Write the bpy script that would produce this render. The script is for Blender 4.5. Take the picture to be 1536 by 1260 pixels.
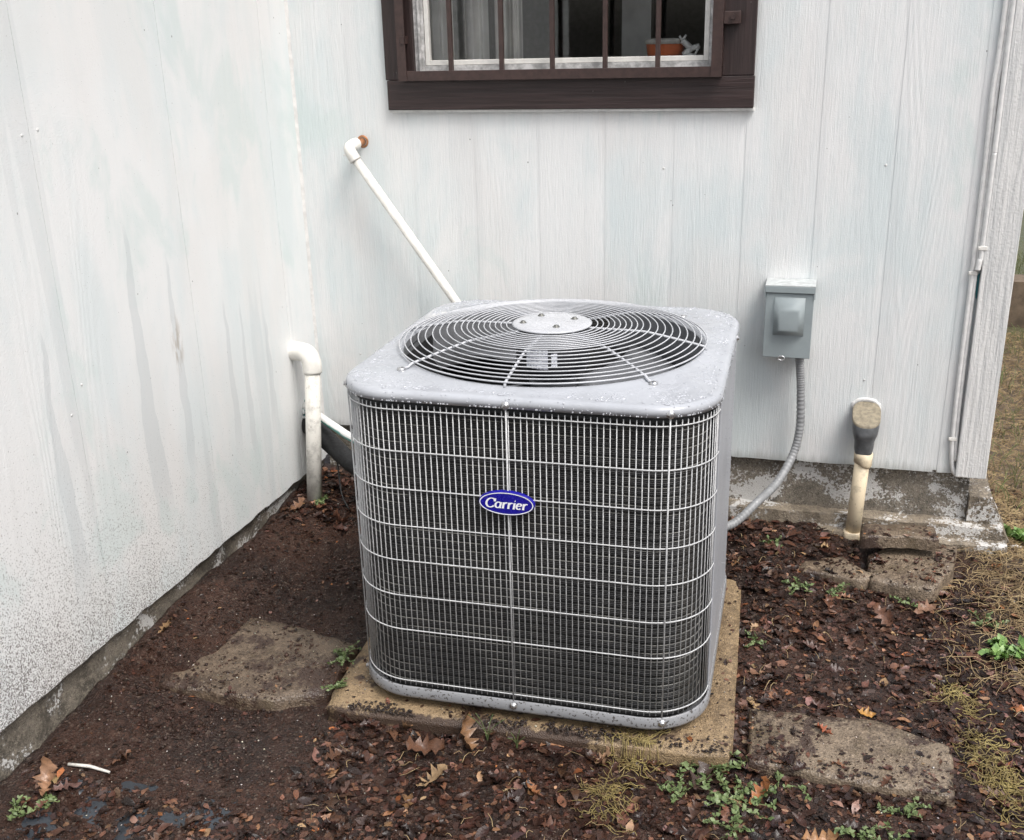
import bpy, bmesh, math, random
import numpy as np
from mathutils import Vector, Matrix, noise

for o in list(bpy.data.objects):
    bpy.data.objects.remove(o, do_unlink=True)
random.seed(7)
rng = np.random.default_rng(7)
SC = bpy.context.scene
COL = SC.collection
PI = math.pi

# ------------------------------------------------------------------ camera
cam_d = bpy.data.cameras.new('camera')
cam = bpy.data.objects.new('camera', cam_d)
COL.objects.link(cam)
R_RIGHT = Vector((0.96095529, 0.27564781, -0.02414976))
R_DOWN = Vector((0.07257183, -0.33529203, -0.93931495))
R_FWD = Vector((-0.26701733, 0.90088708, -0.34220492))
M = Matrix.Identity(4)
for i in range(3):
    M[i][0] = R_RIGHT[i]; M[i][1] = -R_DOWN[i]; M[i][2] = -R_FWD[i]
M[2][3] = 1.45
cam.matrix_world = M
cam_d.sensor_fit = 'HORIZONTAL'
cam_d.sensor_width = 36.0
cam_d.lens = 1586.6 / 1536 * 36.0
cam_d.clip_start = 0.02
cam_d.clip_end = 400
SC.camera = cam

# ------------------------------------------------------------------ light
SUN_EL, SUN_AZ = math.radians(58), math.radians(126)      # azimuth clockwise from +y : behind the camera, right
world = bpy.data.worlds.new('World')
SC.world = world
world.use_nodes = True
nt = world.node_tree
nt.nodes.clear()
wo = nt.nodes.new('ShaderNodeOutputWorld')
bg = nt.nodes.new('ShaderNodeBackground')
sky = nt.nodes.new('ShaderNodeTexSky')
sky.sky_type = 'NISHITA'
sky.sun_disc = False
sky.sun_elevation = SUN_EL
sky.sun_rotation = SUN_AZ
sky.dust_density = 5.0
sky.air_density = 1.2
hs = nt.nodes.new('ShaderNodeHueSaturation')
hs.inputs['Saturation'].default_value = 0.46               # overcast: the cloud takes the blue out
nt.links.new(sky.outputs[0], hs.inputs['Color'])
nt.links.new(hs.outputs[0], bg.inputs['Color'])
bg.inputs['Strength'].default_value = 0.13
nt.links.new(bg.outputs[0], wo.inputs[0])
sun_d = bpy.data.lights.new('sun', 'SUN')
sun_d.energy = 1.35
sun_d.angle = math.radians(26)
sun_d.color = (1.0, 0.985, 0.965)
sun = bpy.data.objects.new('sun', sun_d)
COL.objects.link(sun)
sdir = Vector((math.sin(SUN_AZ) * math.cos(SUN_EL), math.cos(SUN_AZ) * math.cos(SUN_EL), math.sin(SUN_EL)))
sun.rotation_euler = sdir.to_track_quat('Z', 'Y').to_euler()
sun.location = sdir * 20
vs = SC.view_settings
vs.view_transform = 'Standard'
vs.look = 'None'
vs.exposure = 0.68
vs.gamma = 1.0
vs.use_curve_mapping = False
SC.cycles.max_bounces = 5
SC.cycles.diffuse_bounces = 3
SC.cycles.glossy_bounces = 3
SC.cycles.transmission_bounces = 4
SC.cycles.caustics_reflective = False
SC.cycles.caustics_refractive = False
SC.cycles.transparent_max_bounces = 12
SC.cycles.use_denoising = True
SC.cycles.use_adaptive_sampling = True
SC.cycles.adaptive_threshold = 0.02

# ------------------------------------------------------------------ helpers
def tag(o, label=None, cat=None, group=None, kind=None):
    if label: o['label'] = label
    if cat: o['category'] = cat
    if group: o['group'] = group
    if kind: o['kind'] = kind
    return o

def empty(name, loc=(0, 0, 0), rz=0, parent=None):
    o = bpy.data.objects.new(name, None)
    o.empty_display_size = 0.05
    o.location = loc
    o.rotation_euler = (0, 0, rz)
    if parent: o.parent = parent
    COL.objects.link(o)
    return o

def link_mesh(name, me, parent=None, loc=None, rot=None, scale=None):
    o = bpy.data.objects.new(name, me)
    if parent: o.parent = parent
    if loc: o.location = loc
    if rot: o.rotation_euler = rot
    if scale: o.scale = scale
    COL.objects.link(o)
    return o

class MB:
    """collects verts and faces, builds one mesh object"""
    def __init__(s):
        s.v = []; s.f = []; s.smooth = []
    def add(s, vs_, fs, smooth=False):
        b = len(s.v)
        s.v.extend([tuple(p) for p in vs_])
        for f in fs:
            s.f.append(tuple(i + b for i in f)); s.smooth.append(smooth)
        return s
    def box(s, x0, x1, y0, y1, z0, z1, ch=0.0):
        if ch <= 0:
            v = [(x0, y0, z0), (x1, y0, z0), (x1, y1, z0), (x0, y1, z0), (x0, y0, z1), (x1, y0, z1), (x1, y1, z1), (x0, y1, z1)]
            f = [(0, 3, 2, 1), (4, 5, 6, 7), (0, 1, 5, 4), (1, 2, 6, 5), (2, 3, 7, 6), (3, 0, 4, 7)]
            return s.add(v, f)
        bm = bmesh.new()
        bmesh.ops.create_cube(bm, size=1)
        for q in bm.verts:
            q.co = Vector(((x0 + x1) / 2 + q.co.x * (x1 - x0), (y0 + y1) / 2 + q.co.y * (y1 - y0), (z0 + z1) / 2 + q.co.z * (z1 - z0)))
        bmesh.ops.bevel(bm, geom=bm.edges[:], offset=ch, segments=2, affect='EDGES', profile=0.5)
        return s.bm(bm)
    def bm(s, bm, smooth=False):
        bm.verts.index_update()
        s.add([q.co[:] for q in bm.verts], [[q.index for q in f.verts] for f in bm.faces], smooth)
        bm.free()
        return s
    def tube(s, pts, r, n=8, caps=True, smooth=True):
        pts = [Vector(p) for p in pts]
        rs = r if isinstance(r, (list, tuple)) else [r] * len(pts)
        t0 = (pts[1] - pts[0]).normalized()
        up = Vector((0, 0, 1)) if abs(t0.z) < 0.9 else Vector((1, 0, 0))
        nrm = (up - t0 * up.dot(t0)).normalized()
        vs_, fs = [], []
        for i, p in enumerate(pts):
            if i == 0: t = pts[1] - pts[0]
            elif i == len(pts) - 1: t = pts[-1] - pts[-2]
            else: t = (pts[i + 1] - pts[i]).normalized() + (pts[i] - pts[i - 1]).normalized()
            t.normalize()
            nrm = (nrm - t * nrm.dot(t)).normalized()
            bi = t.cross(nrm)
            for k in range(n):
                a = 2 * PI * k / n
                vs_.append(p + (nrm * math.cos(a) + bi * math.sin(a)) * rs[i])
        for i in range(len(pts) - 1):
            for k in range(n):
                k2 = (k + 1) % n
                fs.append((i * n + k, i * n + k2, (i + 1) * n + k2, (i + 1) * n + k))
        s.add(vs_, fs, smooth)
        if caps:
            b = len(s.v) - len(vs_)
            s.f.append(tuple(b + k for k in reversed(range(n)))); s.smooth.append(False)
            e = b + (len(pts) - 1) * n
            s.f.append(tuple(e + k for k in range(n))); s.smooth.append(False)
        return s
    def lathe(s, prof, n=48, center=(0, 0), smooth=True, a0=0.0, close_bottom=False, close_top=False):
        vs_, fs = [], []
        for (r, z) in prof:
            for k in range(n):
                a = 2 * PI * k / n + a0
                vs_.append((center[0] + r * math.cos(a), center[1] + r * math.sin(a), z))
        for i in range(len(prof) - 1):
            for k in range(n):
                k2 = (k + 1) % n
                fs.append((i * n + k, i * n + k2, (i + 1) * n + k2, (i + 1) * n + k))
        if close_bottom: fs.append(tuple(reversed(range(n))))
        if close_top: fs.append(tuple((len(prof) - 1) * n + k for k in range(n)))
        return s.add(vs_, fs, smooth)
    def loft(s, rings, smooth=True, closed=True):
        n = len(rings[0]); vs_ = [p for r in rings for p in r]; fs = []
        for i in range(len(rings) - 1):
            for k in range(n if closed else n - 1):
                k2 = (k + 1) % n
                fs.append((i * n + k, i * n + k2, (i + 1) * n + k2, (i + 1) * n + k))
        return s.add(vs_, fs, smooth)
    def prism(s, poly, z0, z1, jit=0.0):
        n = len(poly)
        v = [(p[0], p[1], z0) for p in poly] + [(p[0], p[1], z1) for p in poly]
        f = [tuple(reversed(range(n))), tuple(range(n, 2 * n))] + [(k, (k + 1) % n, n + (k + 1) % n, n + k) for k in range(n)]
        return s.add(v, f)
    def mesh(s, name, mat=None):
        me = bpy.data.meshes.new(name)
        me.from_pydata(s.v, [], s.f)
        me.polygons.foreach_set('use_smooth', s.smooth)
        if mat: me.materials.append(mat)
        me.update()
        return me
    def build(s, name, mat=None, parent=None, **k):
        return link_mesh(name, s.mesh(name, mat), parent, **k)

# ------------------------------------------------------------------ materials
class NT:
    def __init__(s, name):
        s.m = bpy.data.materials.new(name); s.m.use_nodes = True
        s.t = s.m.node_tree; s.n = s.t.nodes; s.n.clear()
        s.out = s.n.new('ShaderNodeOutputMaterial')
        s.b = s.n.new('ShaderNodeBsdfPrincipled')
        s.l(s.b.outputs[0], s.out.inputs['Surface'])
        s._pos = None
    def l(s, a, b): s.t.links.new(a, b)
    def set(s, node, name, val):
        inp = node.inputs[name]
        if hasattr(val, 'is_output') or isinstance(val, bpy.types.NodeSocket): s.l(val, inp)
        else: inp.default_value = val
    @property
    def pos(s):
        if s._pos is None:
            s._pos = s.n.new('ShaderNodeNewGeometry').outputs['Position']
        return s._pos
    def objpos(s): return s.n.new('ShaderNodeTexCoord').outputs['Object']
    def sep(s, v):
        q = s.n.new('ShaderNodeSeparateXYZ'); s.l(v, q.inputs[0]); return q.outputs
    def mapv(s, v, scale=(1, 1, 1), loc=(0, 0, 0), rot=(0, 0, 0)):
        q = s.n.new('ShaderNodeMapping'); s.l(v, q.inputs[0])
        q.inputs['Scale'].default_value = scale; q.inputs['Location'].default_value = loc; q.inputs['Rotation'].default_value = rot
        return q.outputs[0]
    def noise(s, v, scale, detail=3, rough=0.55, dist=0.0, out=0):
        q = s.n.new('ShaderNodeTexNoise'); s.l(v, q.inputs['Vector'])
        q.inputs['Scale'].default_value = scale; q.inputs['Detail'].default_value = detail
        q.inputs['Roughness'].default_value = rough; q.inputs['Distortion'].default_value = dist
        return q.outputs[out]
    def vor(s, v, scale, feature='F1', out=0, rand=1.0):
        q = s.n.new('ShaderNodeTexVoronoi'); s.l(v, q.inputs['Vector']); q.feature = feature
        q.inputs['Scale'].default_value = scale; q.inputs['Randomness'].default_value = rand
        return q.outputs[out]
    def math(s, op, a, b=0.0, c=None, clamp=False):
        q = s.n.new('ShaderNodeMath'); q.operation = op; q.use_clamp = clamp
        for i, val in enumerate((a, b) if c is None else (a, b, c)):
            if isinstance(val, (int, float)): q.inputs[i].default_value = val
            else: s.l(val, q.inputs[i])
        return q.outputs[0]
    def ramp(s, v, a, b, lo=0.0, hi=1.0, smooth=True):
        q = s.n.new('ShaderNodeMapRange'); q.interpolation_type = 'SMOOTHSTEP' if smooth else 'LINEAR'
        s.l(v, q.inputs['Value'])
        for k, val in (('From Min', a), ('From Max', b), ('To Min', lo), ('To Max', hi)): q.inputs[k].default_value = val
        return q.outputs[0]
    def mix(s, fac, a, b, mode='MIX'):
        q = s.n.new('ShaderNodeMix'); q.data_type = 'RGBA'; q.blend_type = mode
        for name, val in ((0, fac), (6, a), (7, b)):
            if isinstance(val, bpy.types.NodeSocket): s.l(val, q.inputs[name])
            elif isinstance(val, (int, float)): q.inputs[name].default_value = val
            else: q.inputs[name].default_value = (*val[:3], 1)
        return q.outputs[2]
    def bump(s, h, strength=0.3, dist=0.002, normal=None):
        q = s.n.new('ShaderNodeBump'); s.l(h, q.inputs['Height'])
        q.inputs['Strength'].default_value = strength; q.inputs['Distance'].default_value = dist
        if normal is not None: s.l(normal, q.inputs['Normal'])
        return q.outputs[0]
    def dist(s, p, c):
        q = s.n.new('ShaderNodeVectorMath'); q.operation = 'DISTANCE'; s.l(p, q.inputs[0]); q.inputs[1].default_value = c
        return q.outputs['Value']
    def fin(s, color, rough=0.5, normal=None, metallic=0.0, **kw):
        for name, val in (('Base Color', color), ('Roughness', rough), ('Metallic', metallic)):
            if isinstance(val, bpy.types.NodeSocket): s.l(val, s.b.inputs[name])
            elif name == 'Base Color': s.b.inputs[name].default_value = (*val[:3], 1)
            else: s.b.inputs[name].default_value = val
        if normal is not None: s.l(normal, s.b.inputs['Normal'])
        for k, val in kw.items():
            inp = s.b.inputs[k.replace('_', ' ')]
            if isinstance(val, bpy.types.NodeSocket): s.l(val, inp)
            else: inp.default_value = val
        return s.m

def plain(name, col, rough=0.5, var=0.15, scale=40, bump=0.0, bscale=200, metallic=0.0, **kw):
    t = NT(name); p = t.objpos()
    n = t.noise(p, scale, 4, 0.6)
    c = t.mix(t.ramp(n, 0.3, 0.7), [q * (1 - var) for q in col], [min(1, q * (1 + var)) for q in col])
    r = t.ramp(t.noise(p, scale * 2.3, 3), 0.3, 0.7, rough - 0.08, rough + 0.08)
    nm = t.bump(t.noise(p, bscale, 4, 0.65), bump, 0.002) if bump > 0 else None
    return t.fin(c, r, nm, metallic, **kw)

def siding_mat(name, axis, splash):
    """white-painted plywood siding, old pale blue paint showing through; axis = the coordinate along the wall"""
    t = NT(name); P = t.pos
    big = t.mapv(P, (1, 1, 0.55 if not splash else 0.50))
    white, blue, grey = (0.77, 0.775, 0.77), (0.66, 0.715, 0.72), (0.69, 0.705, 0.705)
    warm = (0.745, 0.73, 0.715)
    b1 = t.noise(big, 3.4, 6, 0.62, 0.5)
    b2 = t.noise(t.mapv(P, (7, 7, 0.6)), 1.3, 3, 0.6)
    b3 = t.noise(t.mapv(P, (14, 14, 1.2), (3.1, 1.7, 0.4)), 1.6, 4, 0.65)
    f = t.math('ADD', t.math('MULTIPLY', b1, 0.65), t.math('MULTIPLY', b2, 0.35))
    c = t.mix(t.math('MULTIPLY', t.ramp(f, 0.43, 0.60), 1.0 if not splash else 0.7), white, blue)
    c = t.mix(t.math('MULTIPLY', t.ramp(t.noise(big, 3.7, 3, 0.5, 0.3), 0.50, 0.66), 0.55), c, warm)
    c = t.mix(t.math('MULTIPLY', t.ramp(b3, 0.52, 0.70), 0.35 if not splash else 0.15), c, grey)
    # long drips that the old paint left
    dr = t.noise(t.mapv(P, (9, 9, 0.42), (0.35, 0.8, 0.0)), 1.15, 2, 0.45)
    c = t.mix(t.math('MULTIPLY', t.ramp(dr, 0.60, 0.625), 0.12 if not splash else 0.22), c, (0.50, 0.53, 0.54))
    # grain : contour lines of a stretched noise, and fibres
    g0 = t.noise(t.mapv(P, (5.5, 5.5, 0.75)), 1.0, 2, 0.4, 0.15)
    ring = t.math('SINE', t.math('MULTIPLY', g0, 150 if not splash else 105))
    fib = t.noise(t.mapv(P, (260, 260, 15)), 1.0, 2, 0.5, 0.6)
    fib2 = t.noise(t.mapv(P, (75, 75, 1.6)), 1.0, 3, 0.6)
    msk = t.ramp(t.noise(t.mapv(P, (4, 4, 0.9), (7, 2, 1)), 1.0, 2), 0.40, 0.62)
    ht = t.math('ADD', t.math('MULTIPLY', t.math('MULTIPLY', ring, msk), 0.07 if not splash else 0.10), t.math('MULTIPLY', fib, 0.45 if not splash else 0.16))
    ht = t.math('ADD', ht, t.math('MULTIPLY', fib2, 0.22 if not splash else 0.07))
    ht = t.math('ADD', ht, t.math('MULTIPLY', t.noise(P, 330, 3, 0.6), 0.22 if not splash else 0.50))
    c = t.mix(t.math('MULTIPLY', t.ramp(fib2, 0.56, 0.76), 0.12 if not splash else 0.03), c, (0.52, 0.58, 0.60))
    gs_ = t.math('MULTIPLY', t.ramp(t.noise(t.mapv(P, (1, 1, 0.5), (4.2, 0.3, 2.0)), 5.0, 5, 0.6, 0.5), 0.55, 0.68), 0.55)
    c = t.mix(gs_, c, (0.60, 0.68, 0.665))
    c = t.mix(t.math('MULTIPLY', t.ramp(fib, 0.50, 0.72), 0.20 if not splash else 0.04), c, (0.54, 0.58, 0.60))
    # pin holes and chips
    sp = t.vor(t.mapv(P, (1, 1, 0.7)), 17, out=0)
    chip = t.math('LESS_THAN', t.math('ADD', sp, t.math('MULTIPLY', t.noise(P, 60), 0.05)), 0.052)
    c = t.mix(t.math('MULTIPLY', chip, 0.75), c, (0.13, 0.13, 0.12))
    X, Y, Z = t.sep(P)
    if splash:
        # mud thrown up by the rain: specks that thicken towards the ground and towards the open end
        hgt = t.math('SUBTRACT', Z, t.math('MULTIPLY', t.math('SUBTRACT', 1.95, Y), 0.12))
        dens = t.ramp(hgt, 0.10, 0.76, 1.0, 0.0, False)
        dens = t.math('MULTIPLY', dens, t.ramp(Y, 1.75, 2.6, 1.0, 0.42))
        dens = t.math('MULTIPLY', t.math('POWER', dens, 1.15), t.ramp(t.noise(P, 5, 2), 0.3, 0.7, 0.9, 1.05))
        s1 = t.noise(t.mapv(P, (1, 1, 0.75)), 470, 1, 0.4)
        s2 = t.noise(P, 260, 1, 0.4)
        thr = t.math('SUBTRACT', 0.80, t.math('MULTIPLY', dens, 0.275))
        k1 = t.math('GREATER_THAN', s1, thr)
        k2 = t.math('GREATER_THAN', s2, t.math('ADD', thr, 0.045))
        spk = t.math('MAXIMUM', k1, k2)
        c = t.mix(t.math('MULTIPLY', spk, 0.84), c, (0.075, 0.058, 0.048))
        wob = t.math('MULTIPLY', t.math('SUBTRACT', t.noise(t.mapv(P, (3, 3, 3)), 2.0, 3), 0.5), 0.05)
        for (yy, z0_, z1_, w_) in ((2.06, 0.45, 1.08, 0.022), (2.21, 0.50, 0.98, 0.013), (2.44, 0.48, 0.82, 0.012), (2.52, 0.42, 0.80, 0.010), (1.74, 0.40, 0.92, 0.016), (2.65, 0.45, 0.72, 0.012)):
            dy = t.math('ABSOLUTE', t.math('ADD', t.math('SUBTRACT', Y, yy), wob))
            wd = t.ramp(Z, z0_, z1_, w_ * 1.5, w_ * 0.25, False)
            inb = t.math('MULTIPLY', t.ramp(Z, z1_ - 0.06, z1_, 1, 0), t.ramp(Z, z0_ - 0.16, z0_, 0, 1))
            k_ = t.math('MULTIPLY', t.math('LESS_THAN', dy, wd), inb)
            c = t.mix(t.math('MULTIPLY', k_, 0.42), c, (0.52, 0.55, 0.56))
        # brown scuff
        q = t.mapv(P, (1, 1, 0.5), (0, 0, 0), (math.radians(-14), 0, 0))
        d = t.dist(t.mapv(P, (1, 1.9, 0.62)), (-1.52, 2.21 * 1.9, 0.745 * 0.62))
        sm = t.math('MULTIPLY', t.ramp(d, 0.015, 0.06, 1, 0), t.ramp(t.noise(t.mapv(P, (60, 90, 22)), 1.0, 3), 0.42, 0.62))
        c = t.mix(t.math('MULTIPLY', sm, 0.55), c, (0.32, 0.25, 0.18))
    else:
        # bare teal patch where the cable was moved, and by the line-set hole
        for cc, rr in (((0.415, 2.95, 0.80), 0.045),):
            d = t.math('ADD', t.dist(t.mapv(P, (1.7, 1, 0.55)), (cc[0] * 1.7, cc[1], cc[2] * 0.55)), t.math('MULTIPLY', t.noise(P, 50), 0.03))
            c = t.mix(t.ramp(d, rr * 0.8, rr, 1, 0), c, (0.05, 0.25, 0.28))
        d = t.math('SUBTRACT', Z, t.math('MULTIPLY', t.noise(t.mapv(P, (60, 1, 6)), 1.0, 3), 0.05))
        c = t.mix(t.math('MULTIPLY', t.ramp(d, 0.235, 0.275, 1, 0), 0.6), c, (0.30, 0.31, 0.29))
    nm = t.bump(ht, 0.85 if not splash else 0.55, 0.0035)
    return t.fin(c, t.ramp(b3, 0.3, 0.7, 0.42, 0.62), nm)

def concrete_mat(name, base, dark, grain=260, white=0, wet=0.5, moss=False):
    t = NT(name); P = t.pos
    n1 = t.noise(P, 7, 5, 0.6, 0.3)
    n2 = t.noise(P, 45, 5, 0.7)
    c = t.mix(t.ramp(n1, 0.36, 0.64), dark, base)
    c = t.mix(t.ramp(n2, 0.42, 0.75), c, [min(1, q * 1.35) for q in base])
    v = t.vor(P, grain, out=1)
    vs_ = t.sep(v)[0]
    c = t.mix(t.math('MULTIPLY', t.ramp(vs_, 0.80, 0.95), 0.40), c, [min(1, q * 1.9) for q in base])
    c = t.mix(t.math('MULTIPLY', t.ramp(vs_, 0.20, 0.05), 0.55), c, [q * 0.45 for q in dark])
    if moss:
        c = t.mix(t.math('MULTIPLY', t.ramp(t.noise(P, 16, 5, 0.65), 0.54, 0.70), 0.75), c, (0.10, 0.075, 0.045))
        mu = t.math('ADD', t.noise(P, 6.5, 5, 0.65, 0.3), t.math('MULTIPLY', t.noise(P, 70, 4, 0.7), 0.25))
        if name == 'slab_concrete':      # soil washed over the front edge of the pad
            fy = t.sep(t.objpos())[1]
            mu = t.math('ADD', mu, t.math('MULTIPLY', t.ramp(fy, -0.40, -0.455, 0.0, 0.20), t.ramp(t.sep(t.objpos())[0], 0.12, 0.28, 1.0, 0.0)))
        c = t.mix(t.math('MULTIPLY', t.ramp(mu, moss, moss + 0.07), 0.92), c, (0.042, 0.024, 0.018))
    if white:
        w1 = t.noise(P, 9, 4, 0.6, 0.5); w2 = t.noise(P, 120, 4, 0.7)
        m = t.math('GREATER_THAN', t.math('ADD', t.math('MULTIPLY', w1, 0.9), t.math('MULTIPLY', w2, 0.5)), white + 0.01)
        m2 = t.math('MULTIPLY', t.ramp(w1, 0.45, 0.62), t.ramp(w2, 0.50, 0.62))
        c = t.mix(t.math('MULTIPLY', t.math('MAXIMUM', m, m2), 0.80), c, (0.66, 0.655, 0.64))
    h = t.math('ADD', t.math('MULTIPLY', n2, 0.7), t.math('MULTIPLY', t.vor(P, grain, out=0), 0.5))
    return t.fin(c, t.ramp(n1, 0.3, 0.7, wet - 0.14, wet + 0.16), t.bump(h, 0.7, 0.005))

M_ = {}
M_['siding'] = siding_mat('siding_paint', 'x', False)
M_['siding_left'] = siding_mat('siding_paint_splashed', 'y', True)
M_['backing'] = plain('backing', (0.50, 0.51, 0.51), 0.7)
M_['board'] = (lambda t: t.fin(t.mix(t.ramp(t.noise(t.mapv(t.pos, (60, 60, 4)), 1.0, 4), 0.35, 0.7), (0.72, 0.715, 0.70), (0.58, 0.585, 0.58)), 0.5,
              t.bump(t.math('ADD', t.noise(t.mapv(t.pos, (110, 110, 7)), 1.0, 3, 0.6), t.math('MULTIPLY', t.noise(P_ := t.pos, 160, 3), 0.3)), 0.8, 0.006)))(NT('corner_board_paint'))
def brown_mat(name, along, c0, c1):
    t = NT(name)
    sc = (5, 120, 120) if along == 'x' else (120, 120, 5)
    n = t.noise(t.mapv(t.pos, sc), 1.0, 4, 0.6, 0.3)
    c = t.mix(t.ramp(n, 0.35, 0.7), c0, c1)
    v = t.math('LESS_THAN', t.math('ADD', t.vor(t.pos, 26, out=0), t.math('MULTIPLY', t.noise(t.pos, 90), 0.12)), 0.092)
    c = t.mix(t.math('MULTIPLY', v, 0.55), c, (0.33, 0.31, 0.29))
    return t.fin(c, 0.46, t.bump(n, 0.5, 0.004))
M_['brown_x'] = brown_mat('brown_trim_paint', 'x', (0.024, 0.0135, 0.0125), (0.043, 0.025, 0.0235))
M_['brown_z'] = brown_mat('brown_trim_paint_upright', 'z', (0.024, 0.014, 0.013), (0.041, 0.025, 0.0235))
M_['iron'] = plain('brown_iron', (0.046, 0.026, 0.0225), 0.42, 0.2, 60, 0.15, 160)
M_['vinyl'] = plain('white_vinyl', (0.74, 0.72, 0.68), 0.4, 0.06, 60)
M_['alum'] = plain('weathered_aluminium', (0.50, 0.49, 0.48), 0.5, 0.35, 55, 0.2, 150)
M_['caulk'] = plain('caulk', (0.68, 0.67, 0.65), 0.6, 0.12, 30, 0.5, 160)
M_['room'] = plain('room_wall', (0.20, 0.20, 0.19), 0.8)
M_['curtain'] = plain('curtain_cloth', (0.74, 0.72, 0.69), 0.8, 0.12, 12)
M_['foundation'] = concrete_mat('foundation_concrete', (0.20, 0.175, 0.14), (0.085, 0.075, 0.062), 300, 0.755, 0.55)
M_['footing'] = concrete_mat('footing_concrete', (0.24, 0.20, 0.15), (0.11, 0.09, 0.066), 280, 0.765, 0.6)
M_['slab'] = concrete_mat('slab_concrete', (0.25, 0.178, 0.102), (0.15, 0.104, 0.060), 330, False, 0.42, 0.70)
M_['stone'] = concrete_mat('stone_concrete', (0.185, 0.142, 0.100), (0.092, 0.067, 0.047), 240, False, 0.42, 0.655)
M_['stone_muddy'] = concrete_mat('stone_under_mud', (0.125, 0.092, 0.064), (0.062, 0.043, 0.030), 240, False, 0.38, 0.615)
M_['stone_dark'] = concrete_mat('stone_muddy', (0.135, 0.105, 0.078), (0.062, 0.042, 0.030), 240, False, 0.40, 0.53)
def glass_mat():
    t = NT('window_glass'); t.n.remove(t.b)
    tr = t.n.new('ShaderNodeBsdfTransparent'); tr.inputs[0].default_value = (0.97, 0.975, 0.97, 1)
    gl = t.n.new('ShaderNodeBsdfGlossy'); gl.inputs['Roughness'].default_value = 0.02
    fr = t.n.new('ShaderNodeFresnel'); fr.inputs[0].default_value = 1.5
    mx = t.n.new('ShaderNodeMixShader')
    t.l(t.math('MULTIPLY', fr.outputs[0], 1.3, clamp=True), mx.inputs[0]); t.l(tr.outputs[0], mx.inputs[1]); t.l(gl.outputs[0], mx.inputs[2]); t.l(mx.outputs[0], t.out.inputs['Surface'])
    return t.m
M_['glass'] = glass_mat()

# air conditioner
def paint_mat(name, col, wet):
    t = NT(name); P = t.objpos()
    n = t.noise(P, 9, 4, 0.6, 0.4)
    c = t.mix(t.ramp(n, 0.35, 0.65), [q * 0.93 for q in col], [q * 1.05 for q in col])
    if wet:
        w = t.ramp(t.noise(P, 13, 3, 0.5, 0.6), 0.44, 0.56)
        h = t.math('ADD', t.math('MULTIPLY', w, 1.0), t.math('MULTIPLY', t.noise(P, 60, 3, 0.55), 0.25))
        nm = t.bump(h, 0.13, 0.002)
        r = t.ramp(w, 0, 1, 0.34, 0.10)
        return t.fin(c, r, nm)
    sp = t.math('GREATER_THAN', t.noise(P, 190, 2), 0.70)
    z = t.sep(P)[2]
    spk = t.math('MULTIPLY', sp, t.ramp(z, 0.04, 0.16, 1, 0))
    c = t.mix(t.math('MULTIPLY', spk, 0.8), c, (0.04, 0.03, 0.025))
    return t.fin(c, 0.40, t.bump(t.noise(P, 300, 2), 0.06, 0.001))
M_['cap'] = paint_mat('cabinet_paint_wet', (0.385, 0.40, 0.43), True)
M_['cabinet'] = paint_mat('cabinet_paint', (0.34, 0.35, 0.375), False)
M_['pan'] = (lambda t: t.fin(t.mix(t.math('MULTIPLY', t.math('GREATER_THAN', t.noise(t.objpos(), 150, 3, 0.6), 0.60), 0.85), (0.255, 0.26, 0.272), (0.03, 0.022, 0.018)), 0.38))(NT('pan_paint'))
M_['wire'] = plain('guard_wire_paint', (0.49, 0.495, 0.50), 0.30, 0.12, 80)
M_['guard'] = plain('fan_guard_paint', (0.47, 0.48, 0.505), 0.25, 0.05, 20)
M_['dark'] = plain('dark_interior', (0.018, 0.019, 0.02), 0.7)
M_['interior'] = plain('interior_paint', (0.20, 0.205, 0.215), 0.5)
M_['blade'] = plain('fan_blade_metal', (0.13, 0.135, 0.145), 0.45, 0.2, 12)
M_['motor'] = plain('motor_black', (0.02, 0.02, 0.024), 0.4)
M_['rubber'] = plain('black_rubber', (0.015, 0.015, 0.015), 0.6, 0.3, 40, 0.4, 150)
def coil_mat():
    t = NT('coil_fins'); P = t.objpos()
    z = t.sep(P)[2]
    w = t.math('SINE', t.math('MULTIPLY', z, 2 * PI / 0.0042))
    n = t.noise(t.mapv(P, (30, 30, 4)), 1.0, 3)
    c = t.mix(t.ramp(w, -0.3, 0.9), (0.009, 0.009, 0.0095), (0.042, 0.042, 0.041))
    c = t.mix(t.math('MULTIPLY', t.ramp(n, 0.45, 0.7), 0.4), c, (0.03, 0.032, 0.036))
    c = t.mix(t.math('MULTIPLY', t.ramp(t.noise(P, 11, 4, 0.6), 0.50, 0.68), 0.55), c, (0.050, 0.046, 0.040))
    return t.fin(c, 0.5, t.bump(w, 0.5, 0.003), 0.3)
M_['coil'] = coil_mat()
M_['coil_tube'] = (lambda t: t.fin(t.mix(t.ramp(t.noise(t.mapv(t.pos, (1, 1, 1.6)), 6.0, 4, 0.6), 0.42, 0.60), (0.030, 0.030, 0.029), (0.19, 0.186, 0.172)), 0.5))(NT('coil_tube_metal'))
M_['screw'] = plain('steel_screw', (0.55, 0.55, 0.56), 0.25, 0.1, 60, metallic=0.85)
M_['bolt'] = plain('dull_bolt', (0.16, 0.16, 0.15), 0.45, 0.3, 80, metallic=0.6)
M_['badge'] = plain('badge_blue', (0.012, 0.010, 0.26), 0.25, 0.1, 60)
M_['badge_edge'] = plain('badge_rim', (0.02, 0.02, 0.16), 0.3)
M_['badge_white'] = plain('badge_white', (0.85, 0.86, 0.90), 0.35, 0.03)
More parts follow.
